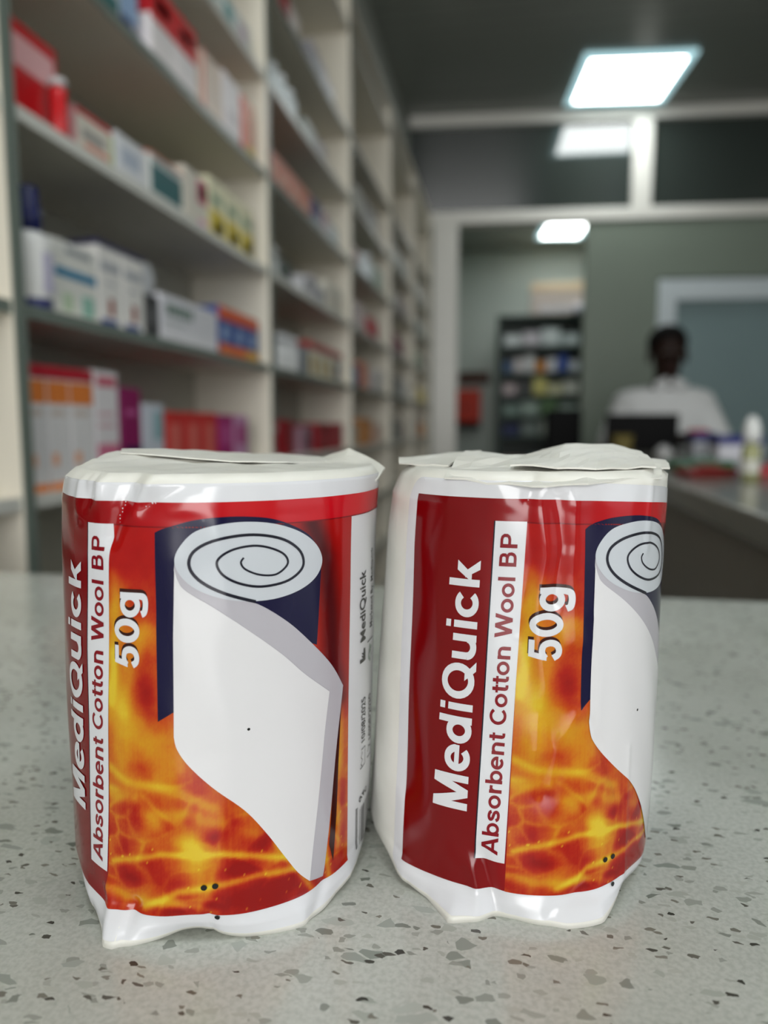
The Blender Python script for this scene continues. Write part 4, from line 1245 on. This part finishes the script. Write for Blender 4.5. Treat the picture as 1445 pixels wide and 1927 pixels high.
P_fire.node_tree.links.new(ca.outputs[0], pb.inputs['Base Color'])
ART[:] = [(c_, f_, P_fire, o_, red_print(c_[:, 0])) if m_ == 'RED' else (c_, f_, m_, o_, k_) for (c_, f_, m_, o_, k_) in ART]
# slanted right-hand border of the picture
GAo = np.where(GA > 20, GA + (GV-45)/81.1*4.0*(GA-20)/21.5, GA)
GAo = np.where(GA < -30, GA + (GV-12)/75*3.6*np.clip((-30-GA)/7, 0, 1), GAo)
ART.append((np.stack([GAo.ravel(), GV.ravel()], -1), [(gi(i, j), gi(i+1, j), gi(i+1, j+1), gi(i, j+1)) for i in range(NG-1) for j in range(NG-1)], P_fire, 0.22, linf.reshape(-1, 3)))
art_line([(-33, 86.6), (108, 86.6)], 0.25, P_seam, 0.27)
# description strip and lettering
art_poly([(-46.6, 12.0), (-37.4, 12.0), (-33.0, 86.8), (-42.4, 86.8)], P_white, 0.27)
art_line([(-46.8, 12.0), (-42.6, 86.8)], 0.28, P_ink, 0.29)
art_letters('Absorbent Cotton Wool BP', P_darkred, 0.32, 13.8, 84.2, -39.6, -35.2, -44.8, -40.6, 0.185)
art_letters('MediQuick', P_white, 0.32, 22.3, 77.5, -49.5, -46.7, -61.0, -56.8)
art_letters('50g', P_shadow, 0.27, 58.2, 73.9, -24.2, -23.5, -32.4, -32.0, 0.21)
art_letters('50g', P_white, 0.32, 57.6, 73.2, -24.0, -23.3, -32.2, -31.8, 0.21)
# picture of the rolled cotton wool
blue_top = catmull([(-18.5, 85.5), (-16.5, 86.2), (-12.8, 87.0), (-7.5, 88.0), (-1.0, 88.5), (5.8, 88.5), (14.0, 87.8), (21.2, 85.8), (26.5, 83.2), (30.2, 79.0)], False)
art_poly([tuple(q) for q in blue_top] + [(29.0, 70.5), (27.5, 59.8), (7.3, 66.2), (-12.8, 70.2), (-14.0, 49.0), (-18.8, 46.8)], P_navy, 0.27)
ell = [(30.2, 78.0), (28.2, 81.5), (23.0, 84.5), (15.5, 86.6), (7.5, 87.4), (-0.2, 87.1), (-7.0, 85.8), (-11.2, 83.0), (-13.0, 80.0), (-11.5, 77.0), (-7.3, 74.2), (-0.8, 72.2), (6.8, 71.2), (15.0, 71.2), (22.5, 72.5), (28.0, 74.8)]
art_poly([tuple(q) for q in catmull([(-12.9, 79.9), (-8.0, 76.5), (-2.2, 73.8), (3.0, 71.8), (9.5, 70.4), (18.0, 66.0), (25.2, 60.8), (33.0, 54.4), (38.4, 48.4)], False)] +
         [tuple(q) for q in catmull([(32.0, 48.0), (23.2, 53.4), (16.2, 58.6), (6.8, 64.5), (-2.0, 69.4), (-10.0, 73.3), (-12.4, 75.8), (-13.2, 78.0)], False)], P_grey2, 0.32)
art_poly([tuple(q) for q in catmull(ell, True)], P_grey, 0.37)
edge_l = catmull([(-14.3, 43.8), (-13.5, 41.2), (-10.5, 37.8), (-4.2, 33.0), (4.2, 27.5), (10.0, 21.8), (15.2, 15.5), (19.0, 11.0), (22.8, 7.8)], False)
edge_t = catmull([(32.0, 48.5), (23.2, 54.0), (16.2, 59.2), (6.8, 65.1), (-2.0, 70.0), (-10.0, 73.9), (-12.1, 76.0), (-13.0, 78.3)], False)
art_poly([(-13.0, 78.8), (-13.8, 64.2)] + [tuple(q) for q in edge_l] + [(27.5, 29.0)] + [tuple(q) for q in edge_t[:-1]], P_wool, 0.42)
art_poly([(32.0, 48.5), (22.8, 7.8), (28.0, 6.8), (33.0, 27.5), (38.2, 48.5)], P_grey2, 0.37)
art_poly([(37.4, 44.2), (35.0, 25.5), (32.2, 9.0), (30.6, 13.5), (32.9, 27.8)], P_shadow, 0.32)
spi = [(5.8, 80.2), (5.0, 79.2), (6.2, 77.8), (10.0, 76.5), (14.5, 76.2), (17.5, 77.4), (18.5, 78.8), (17.0, 80.5), (13.0, 81.9), (8.5, 82.5), (3.2, 82.0), (-0.5, 80.6), (-1.5, 79.0), (0.2, 76.8), (4.5, 75.0),
       (10.5, 74.0), (17.5, 74.5), (22.0, 76.2), (23.5, 78.2), (22.2, 80.8), (17.8, 83.2), (11.5, 84.5), (4.8, 84.7), (-2.5, 83.8), (-7.3, 82.0), (-9.0, 79.8), (-8.2, 77.5), (-5.0, 75.2), (0.8, 73.0), (8.8, 71.0)]
art_line([tuple(q) for q in catmull(spi, False, 5)], 0.38, P_ink, 0.44, 0.66)
for (a, v, r) in ((-7.0, 12.0, 0.6), (-4.0, 12.2, 0.6), (-3.7, 5.0, 0.5), (6.0, 44.5, 0.3)):
    art_poly([(a+r/0.70*math.cos(i*PI/6), v+r*math.sin(i*PI/6)) for i in range(12)], P_black, 0.45)
# small print at the right of the picture
art_text('MediQuick', P_black, 0.27, 56.0, 73.0, 54.6, 54.0, 49.2, 48.8, 0.014)
art_text('Marketed By: Mediquick', P_black, 0.27, 57.6, 77.5, 63.4, 62.4, 59.8, 59.0, 0.006)
art_text('10/08/2025', P_black, 0.27, 31.0, 42.0, 54.2, 54.2, 50.6, 50.4, 0.008)
art_text('10/08/2030', P_black, 0.27, 29.4, 41.0, 62.2, 61.6, 58.2, 57.8, 0.008)
art_poly([(49.2, 51.0), (54.2, 51.0), (54.2, 54.0), (52.6, 54.0), (52.6, 53.0), (50.4, 53.4), (52.4, 52.4), (50.4, 52.6), (52.0, 51.8), (49.2, 51.9)], P_black, 0.27)
art_line([(49.4, 25.0), (54.4, 25.0), (54.4, 29.4), (51.0, 29.4), (51.6, 28.4), (50.4, 27.6), (51.6, 26.8), (50.2, 26.0), (51.2, 25.2)], 0.25, P_black, 0.27)
art_line([(57.2, 25.4), (61.4, 25.4), (61.4, 27.6), (58.8, 28.0), (57.4, 26.8)], 0.25, P_black, 0.27)
art_line([(57.0, 54.6), (64.5, 54.6)], 0.25, P_black, 0.27)
art_line([(58.4, 50.0), (60.4, 53.6), (62.4, 50.4), (60.6, 49.2), (58.8, 51.2), (63.0, 52.8)], 0.45, P_green, 0.27)
for i, (a, wd) in enumerate(((46.0, 0.35), (46.9, 0.2), (48.9, 0.2), (50.1, 0.2), (51.3, 0.5), (53.0, 0.65), (54.8, 0.25), (56.2, 0.4), (57.8, 0.2), (59.0, 0.5), (60.6, 0.3), (62.0, 0.5), (63.5, 0.2))):
    art_line([(a, 5.0), (a, 16.4 if i < 2 else 15.2)], wd, P_black, 0.27)
for ch, a, v in (('9', 49.4, 16.9), ('4', 52.4, 17.2), ('6', 55.4, 17.0)):
    art_text(ch, P_black, 0.27, v, v+1.4, a+1.6, a+1.6, a-1.4, a-1.4, 0.006)

# ---- paper of the wrapper
def paper():
    m = bpy.data.materials.new('wrapping_paper')
    m.use_nodes = True
    nt = m.node_tree
    b = nt.nodes['Principled BSDF']
    b.inputs['Roughness'].default_value = 0.42
    b.inputs['Specular IOR Level'].default_value = 0.4
    b.inputs['Subsurface Weight'].default_value = 0.12
    b.inputs['Subsurface Radius'].default_value = (0.002, 0.002, 0.0018)
    tc = nt.nodes.new('ShaderNodeTexCoord')
    n = nt.nodes.new('ShaderNodeTexNoise')
    n.inputs['Scale'].default_value = 60
    n.inputs['Detail'].default_value = 5
    nt.links.new(tc.outputs['Object'], n.inputs['Vector'])
    r = nt.nodes.new('ShaderNodeValToRGB')
    r.color_ramp.elements[0].position = 0.3
    r.color_ramp.elements[0].color = rgb((222, 221, 212))
    r.color_ramp.elements[1].position = 0.65
    r.color_ramp.elements[1].color = rgb((233, 232, 225))
    nt.links.new(n.outputs['Fac'], r.inputs[0])
    nt.links.new(r.outputs[0], b.inputs['Base Color'])
    n2 = nt.nodes.new('ShaderNodeTexNoise')
    n2.inputs['Scale'].default_value = 170
    n2.inputs['Detail'].default_value = 3
    nt.links.new(tc.outputs['Object'], n2.inputs['Vector'])
    bp = nt.nodes.new('ShaderNodeBump')
    bp.inputs['Strength'].default_value = 0.18
    bp.inputs['Distance'].default_value = 0.0006
    nt.links.new(n2.outputs['Fac'], bp.inputs['Height'])
    nt.links.new(bp.outputs['Normal'], b.inputs['Normal'])
    return m
M_paper = paper()

def pack_angle(k, A, v):
    """place of an artwork point on a pack: the right pack is turned so that its title shows"""
    if k == 'L':
        return np.radians(A), v
    th = np.interp(A, [-90, -72.5, -42, -35, -18.6, -13, 30, 108], [-55, -37.0, -6.6, 0.4, 20.8, 24.4, 69.5, 148])
    return np.radians(th), v - 2.6*np.clip(th/70, 0, 1.3)**2*(v/90) - 0.2*np.clip(th/70, 0, 1)

def cotton_pack(k, centre, rotz, label):
    root = thing('cotton_wool_pack', label, 'cotton wool pack', centre, rotz, 'cotton wool packs on the counter')
    # wrapper
    nth, zs = 288, list(np.arange(0, 97.01, 1.0))
    th = -PI + np.arange(nth)*2*PI/nth
    V, Fc = [], []
    V.append(surf(k, th, np.full(nth, 0.0))*[0.0, 0.0, 0] + [0, 0, 0.4])
    base = surf(k, th, np.zeros(nth))
    rings = []
    for q in (0.15, 0.5, 0.8, 0.95):
        b_ = base*[q, q, 1]
        b_[:, 2] = b_[:, 2]*q**4 + 0.15
        rings.append(b_)
    for z in zs:
        rings.append(surf(k, th, np.full(nth, z)))
    rim = surf(k, th, np.full(nth, 97.0))
    for q in (0.975, 0.94, 0.9, 0.85, 0.79, 0.72, 0.64, 0.55, 0.45, 0.34, 0.22, 0.1):
        c_ = rim*[q, q, 1]
        s_ = min(1.0, (1-q)/0.12)
        s_ = s_*s_*(3-2*s_)
        c_[:, 2] = rim[:, 2]*(1-s_) + cap_z(k, c_[:, 0], c_[:, 1])*s_
        rings.append(c_)
    P = np.concatenate(rings)/1000.0
    R_ = len(rings)
    faces = [(r*nth+i, r*nth+(i+1) % nth, (r+1)*nth+(i+1) % nth, (r+1)*nth+i) for r in range(R_-1) for i in range(nth)]
    faces.append(tuple(range(nth))[::-1])
    faces.append(tuple((R_-1)*nth+i for i in range(nth)))
    me = bpy.data.meshes.new('wrapper')
    me.from_pydata(P.tolist(), [], faces)
    me.materials.append(M_paper)
    for p_ in me.polygons:
        p_.use_smooth = True
    wr = bpy.data.objects.new('wrapper', me)
    COL.objects.link(wr)
    wr.parent = root
    # label with all of its print
    VV, FF, MI, CC, ms, n0 = [], [], [], [], [], 0
    for (co, fs, m, off, colr) in ART:
        th_, v_ = pack_angle(k, co[:, 0], co[:, 1])
        VV.append(surf(k, th_, v_, off)/1000.0)
        CC.append(colr if colr is not None else np.zeros((len(co), 3)))
        if m not in ms:
            ms.append(m)
        mi = ms.index(m)
        FF += [tuple(n0+i for i in f) for f in fs]
        MI += [mi]*len(fs)
        n0 += len(co)
    me = bpy.data.meshes.new('label')
    me.from_pydata(np.concatenate(VV).tolist(), [], FF)
    for m in ms:
        me.materials.append(m)
    me.polygons.foreach_set('material_index', MI)
    me.polygons.foreach_set('use_smooth', [True]*len(FF))
    ca_ = me.color_attributes.new('flames', 'FLOAT_COLOR', 'POINT')
    ca_.data.foreach_set('color', np.concatenate([np.concatenate(CC), np.ones((n0, 1))], 1).ravel())
    lb = bpy.data.objects.new('label', me)
    lb['label'] = 'glossy printed label'
    COL.objects.link(lb)
    lb.parent = root
    return root

def paper_flap(parent, rows, name='paper_flap', thick=0.35, seed=0, rough=0.25, sub=3):
    """a folded tongue of paper through rows of points (mm), given real thickness"""
    bm = bmesh.new()
    vr = [[bm.verts.new(Vector(p_)/1000) for p_ in r] for r in rows]
    for a, b in zip(vr[:-1], vr[1:]):
        for i in range(len(a)-1):
            bm.faces.new((a[i], a[i+1], b[i+1], b[i]))
    bmesh.ops.subdivide_edges(bm, edges=bm.edges[:], cuts=sub, use_grid_fill=True)
    for v in bm.verts:
        x, y = v.co.x*1000, v.co.y*1000
        v.co.z += 0.001*rough*(abs(math.sin(x*0.31+y*0.22+seed))+abs(math.sin(x*0.17-y*0.4+2*seed))-1.2)
    bm.normal_update()
    bmesh.ops.recalc_face_normals(bm, faces=bm.faces[:])
    bmesh.ops.solidify(bm, geom=bm.faces[:], thickness=thick/1000)
    for f in bm.faces:
        f.smooth = False
    me = bpy.data.meshes.new(name)
    bm.to_mesh(me)
    bm.free()
    me.materials.append(M_paper)
    o = bpy.data.objects.new(name, me)
    COL.objects.link(o)
    o.parent = parent
    return o

HEAD = Vector((-math.sin(YAW), math.cos(YAW), 0))
RIGHT = Vector((math.cos(YAW), math.sin(YAW), 0))
def pack_place(r, f):
    p_ = RIGHT*r + HEAD*f
    return (p_.x, p_.y, 1.0), math.atan2(-p_.x, p_.y)
pl_, rl_ = pack_place(-0.0417, 0.181)
pr_, rr_ = pack_place(0.035, 0.1845)
left = cotton_pack('L', pl_, rl_, 'left cotton wool pack, its label showing the whole rolled sheet of white wool')
right_ = cotton_pack('R', pr_, rr_, 'right cotton wool pack, turned to show big white lettering on dark red')
# folded paper ends
paper_flap(left, [[(27.4, 5, 97.0), (31, 0, 96.7), (34, -12, 95.6), (36.3, -20, 93.6)], [(29.0, 18, 97.6), (34.8, 8, 100.3), (39.2, -2, 98.0), (41.0, -9, 96.0)]], 'corner_fold', 0.4, 1, 0.15)
def lifted(k, rows):
    return [[(x, y, float(cap_z(k, np.array(float(x)), np.array(float(y))))+l) for (x, y, l) in r] for r in rows]
paper_flap(left, lifted('L', [[(-24, 2, .5), (-14, -5, .9), (-4, -11, 1.0), (5, -14, .7), (16, -10, .5), (27, 2, .4)], [(-25, 12, .5), (-14, 8, .7), (-4, 6, .8), (6, 6, .7), (17, 8, .5), (29, 12, .3)],
                             [(-23, 22, .2), (-14, 27, .2), (-3, 30, .2), (7, 30, .2), (17, 27, .2), (27, 19, .2)]]), 'top_flap', 0.3, 2, 0.1)
paper_flap(right_, [[(-29.4, -13, 97.6), (-24, -18, 97.3), (-16, -24, 97.6)], [(-30.8, -5, 98.4), (-22, -7, 98.9), (-13.3, -6, 99.6)], [(-24, 8, 98.2), (-18, 8, 99.4), (-10, 6, 99.9)]], 'side_fold', 0.4, 3, 0.2)
paper_flap(right_, [[(-15.8, -34.5, 95.6), (2.6, -39.6, 94.4), (14, -38, 95.3), (31, -23, 95.4)], [(-14.5, -16, 99.3), (2, -18, 98.5), (14, -16, 98.4), (33, -10, 97.6)], [(-13.3, 0, 100.3), (0, 2, 98.9), (12, 2, 99.3), (33, 0, 98.2)]], 'front_fold', 0.4, 4, 0.35)
paper_flap(right_, [[(-1.9, -31, 98.4), (8, -33, 98.0), (16, -32, 97.9), (30, -21, 97.6)], [(1.8, -8, 99.6), (10, -8, 100.8), (20, -6, 100.7), (31, -8, 99.0)], [(6, 6, 100.2), (12, 6, 102.0), (24, 8, 101.6), (30, 5, 100.4)]], 'top_flap', 0.4, 5, 0.3)
paper_flap(right_, [[(28, -15, 97.2), (32, -14, 97.0), (34.7, -12, 96.8)], [(29, -4, 98.4), (33, -5, 98.0), (35.7, -5, 97.6)], [(31, 4, 98.5), (34, 4, 98.2), (36.3, 2, 97.9)]], 'corner_fold', 0.4, 6, 0.15)
